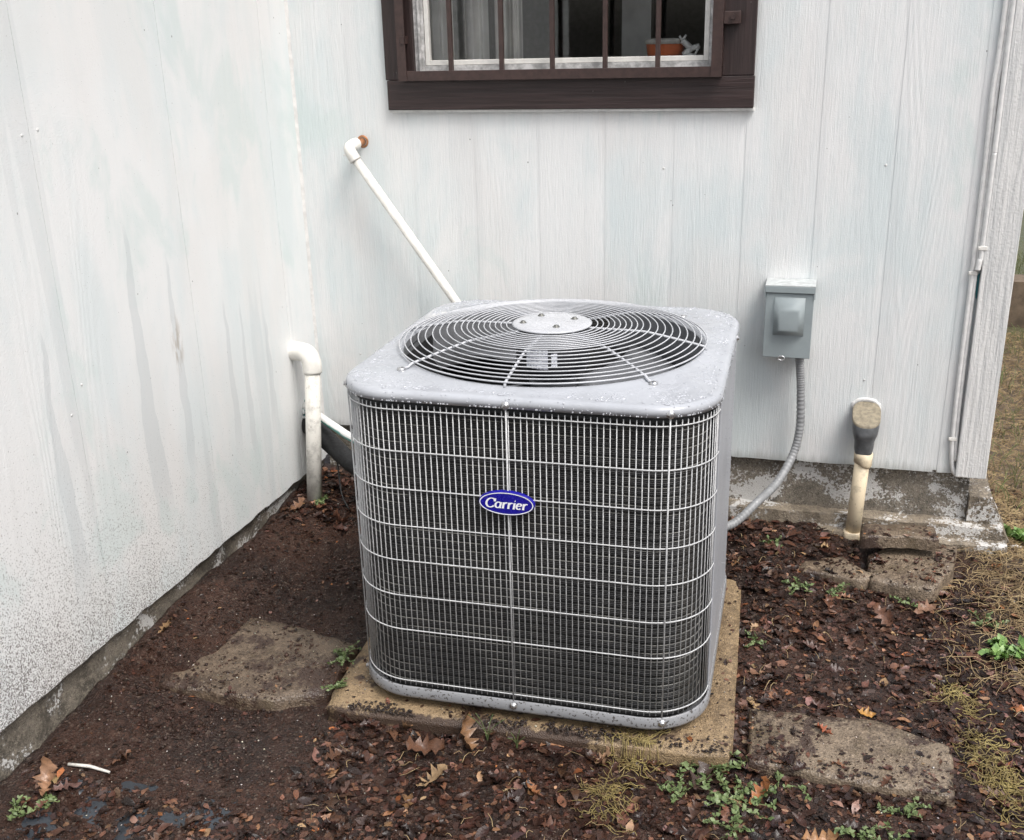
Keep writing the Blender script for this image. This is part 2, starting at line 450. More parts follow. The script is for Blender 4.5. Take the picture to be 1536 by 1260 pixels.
def label_mat():
    t = NT('motor_label_print'); P = t.objpos(); z = t.sep(P)[2]
    ln = t.math('GREATER_THAN', t.math('SINE', t.math('MULTIPLY', z, 2 * PI / 0.0058)), 0.15)
    wd = t.math('GREATER_THAN', t.noise(t.mapv(P, (240, 240, 60)), 1.0, 2), 0.48)
    return t.fin(t.mix(t.math('MULTIPLY', t.math('MULTIPLY', ln, wd), 0.6), (0.90, 0.93, 1.0), (0.12, 0.12, 0.2)), 0.4)
M_['label'] = label_mat()
def water_mat():
    t = NT('water_drop')
    return t.fin((0.42, 0.435, 0.47), 0.04, None, 0.0, IOR=1.33, Coat_Weight=1.0, Coat_Roughness=0.02)
M_['water'] = water_mat()
M_['pvc'] = plain('white_pvc', (0.74, 0.72, 0.67), 0.35, 0.10, 22, 0.08, 90)
def pvc_dirty(name, col, dirt):
    t = NT(name); P = t.pos
    n = t.noise(P, 26, 5, 0.65)
    c = t.mix(t.ramp(n, 0.50, 0.66), col, [q * 0.72 for q in col])
    c = t.mix(t.math('MULTIPLY', t.math('GREATER_THAN', t.noise(P, 150, 3, 0.6), 0.66), 0.6), c, dirt)
    return t.fin(c, 0.45, t.bump(n, 0.15, 0.003))
M_['pvc_old'] = pvc_dirty('weathered_pvc', (0.66, 0.64, 0.59), (0.20, 0.16, 0.12))
M_['pvc_beige'] = pvc_dirty('yellowed_pvc', (0.70, 0.59, 0.42), (0.30, 0.20, 0.11))
M_['copper'] = plain('aged_copper', (0.42, 0.20, 0.10), 0.45, 0.3, 70, 0.2, 120, metallic=0.5)
M_['box'] = plain('disconnect_paint', (0.285, 0.325, 0.335), 0.36, 0.06, 14, 0.03, 200)
M_['box_top'] = plain('disconnect_top', (0.46, 0.48, 0.48), 0.4, 0.2, 50)
M_['whip'] = plain('conduit_grey', (0.24, 0.245, 0.25), 0.42, 0.12, 50)
M_['lb_grey'] = plain('conduit_body_grey', (0.105, 0.11, 0.115), 0.42, 0.25, 40, 0.12, 90)
M_['lb_cover'] = plain('conduit_body_cover', (0.24, 0.205, 0.145), 0.55, 0.25, 90, 0.3, 150)
M_['foam'] = plain('black_foam', (0.013, 0.013, 0.014), 0.65, 0.4, 60, 0.6, 130)
def teal_pipe():
    t = NT('half_painted_pipe'); n = t.sep(t.n.new('ShaderNodeNewGeometry').outputs['Normal'])[2]
    f = t.math('ADD', n, t.math('MULTIPLY', t.math('SUBTRACT', t.noise(t.pos, 25, 3), 0.5), 0.8))
    return t.fin(t.mix(t.ramp(f, 0.0, 0.25), (0.10, 0.30, 0.27), (0.74, 0.74, 0.72)), 0.45)
M_['teal'] = teal_pipe()
M_['cable'] = plain('painted_cable', (0.74, 0.735, 0.72), 0.45, 0.08, 60)
M_['timber'] = plain('weathered_timber', (0.13, 0.095, 0.065), 0.75, 0.35, 16, 0.5, 60)
M_['tarp'] = plain('dark_plastic_sheet', (0.026, 0.031, 0.038), 0.33, 0.3, 9, 0.15, 40)
M_['tub'] = plain('orange_plastic', (0.90, 0.24, 0.10), 0.4, 0.1, 20)
M_['tub_lid'] = plain('white_lid', (0.72, 0.70, 0.66), 0.4)
M_['white'] = plain('white_ceramic', (0.82, 0.82, 0.82), 0.35, 0.04)

def soil_mat():
    t = NT('wet_soil'); P = t.pos
    n1 = t.noise(P, 3.2, 5, 0.6, 0.4); n2 = t.noise(P, 28, 6, 0.7); n3 = t.noise(P, 150, 4, 0.7)
    c = t.mix(t.ramp(n1, 0.38, 0.62), (0.024, 0.0108, 0.0070), (0.056, 0.0250, 0.0155))
    c = t.mix(t.math('MULTIPLY', t.ramp(n2, 0.5, 0.75), 0.7), c, (0.105, 0.054, 0.036))
    v = t.sep(t.vor(P, 210, out=1))
    c = t.mix(t.math('MULTIPLY', t.ramp(v[0], 0.90, 0.97), 0.55), c, (0.17, 0.13, 0.10))
    c = t.mix(t.math('MULTIPLY', t.ramp(v[1], 0.12, 0.04), 0.7), c, (0.010, 0.008, 0.007))
    X, Y, Z = t.sep(P)
    # sandy, straw-strewn earth round the corner of the house and a lawn behind
    e = t.math('ADD', X, t.math('MULTIPLY', t.math('SUBTRACT', n1, 0.5), 0.5))
    f = t.math('MULTIPLY', t.ramp(e, 0.42, 0.60), t.ramp(Y, 2.3, 2.9))
    c = t.mix(t.math('MULTIPLY', f, 0.8), c, t.mix(t.ramp(n2, 0.35, 0.65), (0.12, 0.085, 0.055), (0.22, 0.16, 0.095)))
    c = t.mix(t.ramp(t.math('ADD', Y, t.math('MULTIPLY', n1, 1.5)), 5.6, 6.6), c, t.mix(t.ramp(n2, 0.4, 0.6), (0.075, 0.09, 0.035), (0.13, 0.125, 0.06)))
    h = t.math('ADD', t.math('MULTIPLY', n2, 1.0), t.math('MULTIPLY', n3, 0.7))
    h = t.math('ADD', h, t.math('MULTIPLY', t.vor(P, 210, out=0), 0.3))
    return t.fin(c, t.ramp(n2, 0.3, 0.7, 0.26, 0.62), t.bump(h, 1.0, 0.014))
M_['soil'] = soil_mat()
def attr_mat(name, rough=0.5, trans=0.0, var=True):
    t = NT(name)
    a = t.n.new('ShaderNodeAttribute'); a.attribute_name = 'tint'
    n = t.noise(t.pos, 90, 4, 0.6)
    c = t.mix(t.math('MULTIPLY', t.ramp(n, 0.35, 0.75), 0.5), a.outputs['Color'], (0.02, 0.013, 0.01), 'MIX')
    return t.fin(c, t.ramp(n, 0.3, 0.7, rough - 0.1, rough + 0.2), t.bump(t.noise(t.pos, 260, 3), 0.4, 0.002), Specular_IOR_Level=0.35)
M_['leaf'] = attr_mat('leaf_litter', 0.27)
M_['grit'] = (lambda t: t.fin(t.n.new('ShaderNodeAttribute').outputs['Color'], 0.6))(NT('grit'))
for nd in M_['grit'].node_tree.nodes:
    if nd.type == 'ATTRIBUTE': nd.attribute_name = 'tint'
M_['straw'] = (lambda t: t.fin(t.mix(t.ramp(t.noise(t.pos, 22, 3), 0.3, 0.7), (0.19, 0.125, 0.06), (0.48, 0.36, 0.19)), 0.6))(NT('dry_straw'))
M_['green'] = (lambda t: t.fin(t.mix(t.ramp(t.noise(t.pos, 70, 3), 0.3, 0.7), (0.075, 0.115, 0.038), (0.17, 0.22, 0.09)), 0.5, None, 0.0, Subsurface_Weight=0.0))(NT('weed_green'))
M_['green_bright'] = (lambda t: t.fin(t.mix(t.ramp(t.noise(t.pos, 60, 3), 0.3, 0.7), (0.10, 0.19, 0.05), (0.22, 0.34, 0.10)), 0.45))(NT('leaf_green'))
M_['vine'] = (lambda t: t.fin(t.mix(t.ramp(t.noise(t.pos, 30, 3), 0.3, 0.7), (0.17, 0.125, 0.045), (0.34, 0.27, 0.10)), 0.5))(NT('yellow_vine'))
M_['stem'] = plain('weed_stem', (0.14, 0.16, 0.06), 0.6)

# ------------------------------------------------------------------ terrain
def sst(a, b, t):
    t = min(1.0, max(0.0, (t - a) / (b - a))); return t * t * (3 - 2 * t)
SL_A = math.radians(3.0)                                  # the slab's small turn
SL_C = (-0.571, 2.283)
def slab_local(x, y):
    dx, dy = x - SL_C[0], y - SL_C[1]
    return dx * math.cos(SL_A) + dy * math.sin(SL_A), -dx * math.sin(SL_A) + dy * math.cos(SL_A)
def fbm(x, y, s, o=4, seed=0.0):
    return noise.fractal(Vector((x * s + seed, y * s - seed * 0.7, seed)), 0.9, 2.0, o)
def ground_h(x, y):
    right = 1 - sst(0.45, 0.85, x)
    h = (0.085 - 0.022 * sst(0.0, 0.2, x)) * sst(2.35, 2.9, y) * right + 0.03 * (1 - right)
    h += (0.03 + 0.055 * sst(1.4, 2.1, y) * (1 - sst(2.35, 2.9, y))) * sst(-1.26, -1.50, x) * right
    near = 1.0 if (-3 < x < 3 and 0 < y < 6) else 0.3
    h += near * (0.010 * fbm(x, y, 3.1, 3, 2.3) + 0.0075 * fbm(x, y, 14, 4, 5.1) + 0.0042 * fbm(x, y, 42, 2, 9.0))
    lx, ly = slab_local(x, y)
    d = max(abs(lx) - 0.452, abs(ly) - 0.452)
    if d < 0.06:
        k = 1 - sst(0.0, 0.06, d)
        if ly < 0.25:
            bank = 0.004
            if ly < -0.40: bank = (0.016 + 0.020 * fbm(x, y, 9, 3, 4.4)) * sst(-0.44, -0.30, lx) * (1 - sst(0.10, 0.26, lx))
            h = h * (1 - k) + bank * k
        if d < -0.02 and ly < 0.30: h = min(h, 0.01)
    # hollow over the flat stones so that their faces lie open
    for (px, py, rx, ry, lim) in ((-1.22, 1.86, 0.22, 0.085, 0.016), (0.19, 1.945, 0.11, 0.062, 0.012), (0.30, 2.73, 0.15, 0.11, 0.032), (0.08, 2.70, 0.08, 0.06, 0.035), (-1.22, 1.42, 0.12, 0.075, -0.004)):
        q = math.hypot((x - px) / rx, (y - py) / ry)
        if q < 1.5:
            k = 1 - sst(0.75, 1.5, q + 0.6 * fbm(x, y, 9, 4, 1.0))
            h = h * (1 - k) + min(h, lim + 0.012 * fbm(x, y, 13, 4, 3.0)) * k
    if y > 2.99 and -3 < x < 0.50: h = min(h, 0.05)
    if -1.06 < x < -0.99 and y < 2.6: h = min(h, 0.035)
    if x < -1.55: h = min(h, 0.0)
    return h

def axis(dense0, dense1, step, far0, far1):
    a = list(np.arange(dense0, dense1 + 1e-6, step))
    s, q = step, a[-1]
    while q < far1:
        s *= 1.35; q += s; a.append(q)
    s, q = step, a[0]
    while q > far0:
        s *= 1.35; q -= s; a.insert(0, q)
    return a
gx = axis(-1.6, 0.95, 0.0125, -90, 90)
gy = axis(1.15, 3.3, 0.0125, -60, 140)
gv = [(x, y, ground_h(x, y)) for y in gy for x in gx]
nx = len(gx)
gf = [(j * nx + i, j * nx + i + 1, (j + 1) * nx + i + 1, (j + 1) * nx + i) for j in range(len(gy) - 1) for i in range(nx - 1)]
ground = MB().add(gv, gf, True).build('ground', M_['soil'])
tag(ground, 'wet dark brown soil covering the yard', 'ground', kind='structure')

# ------------------------------------------------------------------ house
WX, WY = -1.52, 2.95
TOP = 2.62
house = empty('house', (WX, WY, 0))
tag(house, 'white painted wood-sided house with brown barred window, meeting at an inside corner', 'house')
def hb(mb, name, mat, parent=house):
    """geometry is given in world coordinates; every ancestor but the house sits at the origin of the house"""
    mb.v = [(x - WX, y - WY, z) for x, y, z in mb.v]
    return mb.build(name, mat, parent)

WIN = (-1.152, -0.262, 1.30, 2.30)                        # opening x0,x1,z0,z1
bw = MB()
bw.box(WX - 0.1, WIN[0], WY + 0.0017, WY + 0.09, 0.275, TOP)
bw.box(WIN[1], 0.46, WY + 0.0017, WY + 0.09, 0.275, TOP)
bw.box(WIN[0], WIN[1], WY + 0.0017, WY + 0.09, 0.275, WIN[2])
bw.box(WIN[0], WIN[1], WY + 0.0017, WY + 0.09, WIN[3], TOP)
back_wall = hb(bw, 'back_wall', M_['siding'])
edges = [0.41, 0.3565] + [0.167 - 0.1895 * k for k in range(9)] + [WX + 0.002]
def plank(x0, x1, z0, z1, name='plank'):
    g = 0.0055
    jz = 0.003 * random.uniform(-1, 1)
    m = MB(); a, b = min(x0, x1) + g, max(x0, x1) - g
    y0, y1 = WY, WY + 0.0016
    c = 0.0006
    n = 9
    vs_ = []
    for i in range(n):
        x = a + (b - a) * i / (n - 1)
        zz = z0 + jz + 0.0025 * fbm(x, 0, 30, 2, 4.0)
        yy = y0 + (c if i in (0, n - 1) else 0)
        vs_ += [(x, yy, zz), (x, y0 if 0 < i < n - 1 else yy, z1), (x, y1, zz), (x, y1, z1)]
    fs = []
    for i in range(n - 1):
        p, q = i * 4, (i + 1) * 4
        fs += [(p, q, q + 1, p + 1), (p + 2, q + 2, q, p)]
    fs += [(0, 1, 3, 2), (q, q + 2, q + 3, q + 1)]
    m.add(vs_, fs)
    hb(m, name, M_['siding'], back_wall)
for a, b in zip(edges[:-1], edges[1:]):
    mid = (a + b) / 2
    if WIN[0] - 0.01 < mid < WIN[1] + 0.01:
        plank(a, b, 0.270, WIN[2]); plank(a, b, WIN[3], TOP)
    else:
        plank(a, b, 0.270, TOP)
# left wing of the house
LWB = 0.149
lw = MB().box(WX - 0.09, WX - 0.0022, -0.6, WY + 0.05, LWB + 0.004, TOP)
left_wall = hb(lw, 'side_wall', M_['siding_left'])
ly_edges = [WY - 0.001, 2.785, 2.30, 1.815, 1.33, 0.845, 0.36, -0.125, -0.6]
for a, b in zip(ly_edges[:-1], ly_edges[1:]):
    m = MB(); n = 22
    y0, y1 = b + 0.0012, a - 0.0012
    vs_ = []; fs = []
    for i in range(n):
        y = y0 + (y1 - y0) * i / (n - 1)
        zz = LWB + 0.0035 * fbm(y, 3, 16, 3, 2.0) + (0.004 if fbm(y, 1, 9, 2, 7.0) > 0.35 else 0)
        xx = WX - (0.0008 if i in (0, n - 1) else 0)
        vs_ += [(xx, y, zz), (xx, y, TOP), (WX - 0.0021, y, zz), (WX - 0.0021, y, TOP)]
    for i in range(n - 1):
        p, q = i * 4, (i + 1) * 4
        fs += [(p, q, q + 1, p + 1), (p + 2, q + 2, q, p)]
    fs += [(0, 1, 3, 2), (q, q + 2, q + 3, q + 1)]
    hb(m.add(vs_, fs), 'plank', M_['siding_left'], left_wall)
# nail heads
nail = MB().lathe([(0.0, 0.0), (0.0034, 0.0), (0.003, 0.0006), (0.0, 0.0009)], 10)
nail_me = nail.mesh('nail_head', M_['board'])
for y in (1.84, 1.79, 2.76):
    for z in (0.73, 1.30):
        link_mesh('nail_head', nail_me, left_wall, (0.0002, y - WY + random.uniform(-.004, .004), z + random.uniform(-.03, .03)), (0, PI / 2, 0))
for x in (0.15, -0.42, -1.37):
    for z in (0.52, 1.12):
        link_mesh('nail_head', nail_me, back_wall, (x - WX + random.uniform(-.004, .004), -0.0002, z + random.uniform(-.04, .04)), (PI / 2, 0, 0))
# caulk bead in the corner
rg = []
for i in range(240):
    z = 0.27 + i * (TOP - 0.27) / 239
    w1 = 0.010 + 0.006 * noise.noise((z * 31, 0, 0)) + 0.004 * noise.noise((z * 90, 4, 0)); w2 = 0.012 + 0.006 * noise.noise((z * 27, 3, 0)) + 0.004 * noise.noise((z * 80, 9, 0))
    k = 0.36 + 0.12 * noise.noise((z * 55, 7, 1))
    rg.append([(WX - 0.001, WY - max(0.002, w1 * 0.7), z), (WX + 0.35 * k * w2, WY - 0.7 * k * w1, z), (WX + max(0.002, w2 * 0.7), WY + 0.001, z)])
hb(MB().loft(rg, True, False), 'caulk_bead', M_['caulk'])
# corner board and the far side of the house
hb(MB().box(0.409, 0.488, WY - 0.021, WY + 0.0, 0.268, TOP, 0.002), 'corner_board', M_['board'])
hb(MB().box(0.466, 0.487, WY + 0.003, 9.0, 0.275, TOP), 'end_wall', M_['board'])

# foundation and stepped footing
def rough_box(x0, x1, y0, y1, z0, z1, nx_, ny_, nz_, amp, sc=9, seed=0.0):
    bm = bmesh.new()
    bmesh.ops.create_cube(bm, size=1)
    def cut(ax, n):
        for i in range(1, n):
            co = [0, 0, 0]; co[ax] = -0.5 + i / n
            no = [0, 0, 0]; no[ax] = 1
            bmesh.ops.bisect_plane(bm, geom=bm.verts[:] + bm.edges[:] + bm.faces[:], plane_co=co, plane_no=no)
    cut(0, nx_); cut(1, ny_); cut(2, nz_)
    for q in bm.verts:
        p = Vector((x0 + (q.co.x + .5) * (x1 - x0), y0 + (q.co.y + .5) * (y1 - y0), z0 + (q.co.z + .5) * (z1 - z0)))
        d = noise.noise_vector(p * sc + Vector((seed, seed, 0))) * amp + noise.noise_vector(p * sc * 3.3 + Vector((0, seed, 3))) * amp * 0.5
        q.co = p + d
    return bm
hb(MB().bm(rough_box(WX, 0.455, WY + 0.024, WY + 0.085, -0.08, 0.274, 60, 2, 8, 0.0022, 12, 1)), 'foundation', M_['foundation'])
hb(MB().bm(rough_box(WX - 0.085, WX - 0.022, -0.6, WY + 0.02, -0.08, 0.152, 2, 90, 6, 0.004, 9, 4)), 'foundation', M_['foundation'])
hb(MB().bm(rough_box(-0.35, 0.548, WY - 0.028, WY + 0.03, -0.05, 0.123, 40, 3, 5, 0.006, 10, 7)), 'footing', M_['footing'])
hb(MB().bm(rough_box(0.05, 0.560, WY - 0.066, WY - 0.024, -0.05, 0.085, 30, 2, 4, 0.006, 10, 9)), 'footing', M_['footing'])
bm = rough_box(0.456, 0.515, WY + 0.002, 4.4, -0.05, 0.205, 4, 30, 6, 0.006, 9, 12)
for q in bm.verts:
    if q.co.x > 0.47: q.co.x += (0.205 - q.co.z) * 0.42 * (q.co.x - 0.47) / 0.045
hb(MB().bm(bm), 'footing_apron', M_['footing'])
# sealant where the lines enter
m = MB()
for k in range(26):
    c = Vector((WX + 0.004, 2.845 + random.gauss(0, 0.018), 0.335 + random.gauss(0, 0.045)))
    bm = bmesh.new(); bmesh.ops.create_icosphere(bm, subdivisions=1, radius=random.uniform(0.006, 0.014))
    for q in bm.verts: q.co = q.co * random.uniform(0.7, 1.3) + c
    m.bm(bm, True)
hb(m, 'sealant', (lambda t: t.fin(t.mix(t.ramp(t.noise(t.pos, 45, 3), 0.45, 0.55), (0.04, 0.16, 0.15), (0.62, 0.63, 0.62)), 0.6))(NT('teal_sealant')))

# window
def scl(x, z, y):
    k = y / 2.95; return x * k, 1.45 - (1.45 - z) * k
window = hb(MB().box(WIN[0], WIN[0] + 0.010, WY - 0.004, WY + 0.088, WIN[2], WIN[3]).box(WIN[1] - 0.010, WIN[1], WY - 0.004, WY + 0.088, WIN[2], WIN[3])
            .box(WIN[0] + .01, WIN[1] - .01, WY - 0.004, WY + 0.088, WIN[2], WIN[2] + 0.010).box(WIN[0] + .01, WIN[1] - .01, WY - 0.004, WY + 0.088, WIN[3] - 0.01, WIN[3]), 'window', M_['brown_z'])
TY = 2.93
hb(MB().box(-1.213, -0.191, TY - 0.002, WY - 0.0005, 1.2555, 1.336, 0.002), 'trim_board', M_['brown_x'], window)
hb(MB().box(-1.217, -1.128, TY, WY - 0.0005, 1.337, 2.30, 0.002), 'trim_board', M_['brown_z'], window)
hb(MB().box(-0.285, -0.193, TY, WY - 0.0005, 1.337, 2.30, 0.002), 'trim_board', M_['brown_z'], window)
hb(MB().box(-1.217, -0.193, TY - 0.002, WY - 0.0005, 2.301, 2.39, 0.002), 'trim_board', M_['brown_x'], window)
# white paint line under the trim
hb(MB().box(-1.212, -0.189, TY + 0.004, WY - 0.0005, 1.2485, 1.255), 'paint_edge', M_['caulk'], window)
# aluminium frame, white sash, pane
FY = 2.955
hb(MB().box(-1.142, -1.100, FY - 0.012, FY + 0.03, 1.311, 2.289).box(-1.1145, -1.108, FY - 0.018, FY - 0.0125, 1.312, 2.289)
   .box(-0.312, -0.273, FY - 0.012, FY + 0.03, 1.311, 2.289).box(-1.0995, -0.3125, FY - 0.012, FY + 0.03, 1.311, 1.374).box(-1.0995, -0.3125, FY - 0.012, FY + 0.03, 2.24, 2.289), 'window_frame', M_['alum'], window)
def sash(x0, x1, z0, z1, w, y0, y1):
    return (MB().box(x0, x0 + w, y0, y1, z0, z1, 0.0015).box(x1 - w, x1, y0, y1, z0, z1, 0.0015).box(x0 + w, x1 - w, y0, y1, z0, z0 + w, 0.0015).box(x0 + w, x1 - w, y0, y1, z1 - w, z1, 0.0015))
hb(sash(-1.099, -0.313, 1.3745, 2.239, 0.013, FY - 0.008, FY + 0.018), 'sash', M_['vinyl'], window)
hb(MB().box(-1.087, -0.325, FY + 0.006, FY + 0.010, 1.3865, 2.227), 'pane', M_['glass'], window)
hb(MB().box(-1.02, -0.99, FY + 0.012, FY + 0.02, 1.3865, 2.227), 'sash_divider', M_['room'], window)
# security grille: angle iron frame and bars
GY = 2.905
grille = hb(MB().box(-1.166, -0.274, GY - 0.002, GY + 0.004, 1.3346, 1.3610, 0.001).box(-1.166, -0.274, GY + 0.004, GY + 0.024, 1.3346, 1.3385), 'security_grille', M_['iron'])
hb(MB().box(-1.166, -1.141, GY - 0.0045, GY - 0.0022, 1.3346, 2.32).box(-1.166, -1.162, GY - 0.002, GY + 0.024, 1.3615, 2.32), 'rail', M_['iron'], grille)
hb(MB().box(-0.301, -0.274, GY - 0.0045, GY - 0.0022, 1.3346, 2.32).box(-0.278, -0.274, GY - 0.002, GY + 0.024, 1.3615, 2.32), 'rail', M_['iron'], grille)
hb(MB().box(-1.140, -0.302, GY - 0.002, GY + 0.004, 2.295, 2.32), 'rail', M_['iron'], grille)
for x in (-1.013, -0.867, -0.725, -0.581, -0.441):
    hb(MB().box(x - 0.0062, x + 0.0062, GY + 0.0045, GY + 0.0165, 1.3387, 2.32, 0.001), 'bar', M_['iron'], grille)
for (x, z) in ((-1.139, 1.443),):
    hb(MB().box(x - 0.014, x - 0.002, GY - 0.008, GY + 0.022, z - 0.010, z + 0.010, 0.001), 'lug', M_['iron'], grille)
hb(MB().box(-0.2735, -0.232, GY - 0.004, GY + 0.022, 1.462, 1.493, 0.002).tube([(-0.250, GY - 0.004, 1.479), (-0.250, GY - 0.010, 1.479)], 0.007, 6), 'lug', M_['iron'], grille)
# the dim room behind
rm = MB()
rx0, rx1, ry0, ry1, rz0, rz1 = -1.45, 0.40, WY + 0.095, WY + 2.3, 0.4, 2.55
v = [(rx0, ry0, rz0), (rx1, ry0, rz0), (rx1, ry1, rz0), (rx0, ry1, rz0), (rx0, ry0, rz1), (rx1, ry0, rz1), (rx1, ry1, rz1), (rx0, ry1, rz1)]
rm.add(v, [(0, 1, 2, 3), (7, 6, 5, 4), (1, 2, 6, 5), (2, 3, 7, 6), (3, 0, 4, 7)])
hb(rm, 'room', M_['room'])
def drape(x0, x1, y, wav, amp, name='curtain'):
    n = 60; vs_ = []; fs = []
    for i in range(n):
        x = x0 + (x1 - x0) * i / (n - 1)
        yy = y + amp * math.sin(i / (n - 1) * wav * 2 * PI) + amp * 0.4 * math.sin(i * 0.9)
        vs_ += [(x, yy, 0.9), (x, yy, 2.35), (x, yy + 0.002, 0.9), (x, yy + 0.002, 2.35)]
    for i in range(n - 1):
        p, q = i * 4, i * 4 + 4
        fs += [(p, q, q + 1, p + 1), (q + 2, p + 2, p + 3, q + 3)]
    hb(MB().add(vs_, fs, True), name, M_['curtain'], window)
drape(-1.13, -0.93, WY + 0.055, 5, 0.010)
drape(-0.92, -0.84, WY + 0.085, 2, 0.010)
hb(MB().box(-0.70, -0.60, WY + 0.85, WY + 0.90, 0.5, 2.4), 'door_post', M_['curtain'], window)
hb(MB().box(-1.099, -0.313, WY + 0.0355, WY + 0.20, 1.345, 1.372), 'window_stool', M_['vinyl'], window)

tub = empty('food_tub', (-0.437, WY + 0.074, 1.3725))
tag(tub, 'orange plastic tub with white lid standing inside the window', 'tub')
MB().lathe([(0.0, 0), (0.046, 0), (0.052, 0.042), (0.053, 0.044)], 32).build('cup', M_['tub'], tub)
MB().lathe([(0.0555, 0.0445), (0.0555, 0.055), (0.052, 0.058), (0.0, 0.059)], 32, close_bottom=True).build('lid', M_['tub_lid'], tub)
fig = MB()
for (a, b, r) in (((0, 0, 0.004), (0.02, 0, 0.02), 0.008), ((0.02, 0, 0.02), (-0.004, 0, 0.040), 0.008), ((0.02, 0, 0.02), (0.042, 0, 0.026), 0.007), ((-0.004, 0, 0.04), (-0.012, 0, 0.052), 0.003), ((-0.004, 0, 0.04), (0.006, 0, 0.054), 0.003), ((0, 0, .004), (0.03, 0, 0.002), 0.005), ((0.03, 0, 0.003), (0.042, 0, 0.026), 0.003)):
    fig.tube([a, b], r, 8)
fo = fig.build('ornament', M_['white'], None, loc=(-0.383, WY + 0.030, 1.3845))
tag(fo, 'small white branching ornament beside the orange tub behind the glass', 'ornament')

# ------------------------------------------------------------------ air conditioner
SLZ = 0.04
AY = math.radians(1.24)
ac_local = (-0.511, 2.271)
acx = ac_local[0] * math.cos(AY) - ac_local[1] * math.sin(AY)
acy = ac_local[0] * math.sin(AY) + ac_local[1] * math.cos(AY)
ac = empty('air_conditioner', (acx, acy, SLZ), AY)
tag(ac, 'grey outdoor air conditioner condenser with wire guard, fan grille and blue oval badge', 'air conditioner')
Z = lambda z: z - SLZ
def rr(hw, hd, r, n=12, z=0.0, m=0):
    pts = []
    for (cx, cy, a0) in ((hw - r, hd - r, 0), (-(hw - r), hd - r, PI / 2), (-(hw - r), -(hd - r), PI), (hw - r, -(hd - r), 1.5 * PI)):
        for k in range(n + 1):
            a = a0 + PI / 2 * k / n
            pts.append((cx + r * math.cos(a), cy + r * math.sin(a), z))
        if m:
            e = (hw - r, hd - r)
            nxt = {0: (-e[0], hd), 1: (-hw, -e[1]), 2: (e[0], -hd), 3: (hw, e[1])}[int(a0 / (PI / 2) + 0.5)]
            px_, py_ = pts[-1][:2]
            for k in range(1, m):
                pts.append((px_ + (nxt[0] - px_) * k / m, py_ + (nxt[1] - py_) * k / m, z))
    return pts
H = 0.395; CR = 0.135
FC = (-0.010, 0.004)                                       # fan axis
# top cap
capm = MB()
rings = []
for dz, ins in ((0.766, 0.006), (0.764, 0.0), (0.774, 0.0)):
    rings.append(rr(H - ins, H - ins, CR - ins, 14, Z(dz), 16))
for k in range(1, 6):
    a = PI / 2 * k / 5
    ins = 0.014 * (1 - math.cos(a)); rings.append(rr(H - ins, H - ins, CR - ins, 14, Z(0.774 + 0.012 * math.sin(a)), 16))
rings.append(rr(H - 0.022, H - 0.022, CR - 0.022, 14, Z(0.7866), 16))
n = len(rings[0])
OPEN_R = 0.343
def circ(r, z):
    out = []
    for p in rings[-1]:
        a = math.atan2(p[1] - FC[1], p[0] - FC[0]); out.append((FC[0] + r * math.cos(a), FC[1] + r * math.sin(a), z))
    return out
rings.append(circ(OPEN_R + 0.014, Z(0.7885)))
rings.append(circ(OPEN_R + 0.005, Z(0.7930)))
rings.append(circ(OPEN_R, Z(0.7925)))
rings.append(circ(OPEN_R - 0.004, Z(0.785)))
capm.loft(rings)
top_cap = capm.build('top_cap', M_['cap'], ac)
capi = MB().loft([circ(OPEN_R - 0.0042, Z(0.785)), circ(OPEN_R - 0.006, Z(0.70)), circ(OPEN_R + 0.01, Z(0.66))])
capi.build('fan_shroud', M_['interior'], ac)
# drops and puddle edges on the cap
def drops(name, pts, parent, mat=M_['water']):
    base = []
    for (el, m_) in ((0.0, 7), (0.55, 7), (1.05, 5)):
        base.append((el, m_))
    vs_, fs = [], []
    N = 7
    for (p, nrm, tan, r, hgt, asp) in pts:
        bi = nrm.cross(tan)
        b = len(vs_)
        for ri, (rad, up) in enumerate(((1.0, 0.0), (0.86, 0.5), (0.5, 0.86))):
            for k in range(N):
                a = 2 * PI * k / N
                vs_.append(p + tan * (math.cos(a) * rad * r * asp) + bi * (math.sin(a) * rad * r) + nrm * (up * hgt))
        vs_.append(p + nrm * hgt)
        for ri in range(2):
            for k in range(N):
                k2 = (k + 1) % N
                fs.append((b + ri * N + k, b + ri * N + k2, b + (ri + 1) * N + k2, b + (ri + 1) * N + k))
        for k in range(N): fs.append((b + 2 * N + k, b + 2 * N + (k + 1) % N, b + 3 * N))
    o = MB().add(vs_, fs, True).build(name, mat, parent)
    tag(o, kind='stuff')
    return o
pl = []
UP = Vector((0, 0, 1))
while len(pl) < 1500:
    x, y = random.uniform(-H, H) * .985, random.uniform(-H, H) * .985
    ax, ay_ = abs(x) - (H - CR), abs(y) - (H - CR)
    if ax > 0 and ay_ > 0 and math.hypot(ax, ay_) > CR - 0.012: continue
    if max(abs(x), abs(y)) > H - 0.016: continue
    if math.hypot(x - FC[0], y - FC[1]) < OPEN_R + 0.016: continue
    if fbm(x, y, 12, 3, 6.0) < -0.12 and random.random() < 0.75: continue
    a = random.uniform(0, 2 * PI)
    r = min(0.0060, 0.0011 + abs(random.gauss(0, 0.0012)))
    if random.random() < 0.04: r *= 2.0
    pl.append((Vector((x, y, Z(0.7868))), UP, Vector((math.cos(a), math.sin(a), 0)), r, min(0.0016, r * 0.5), random.uniform(1, 2.0)))
drops('water_drops', pl, top_cap)
pl = []
lip = rr(H, H, CR, 14)
seglen = [(Vector(lip[(i + 1) % len(lip)]) - Vector(lip[i])).length for i in range(len(lip))]
tot = sum(seglen)
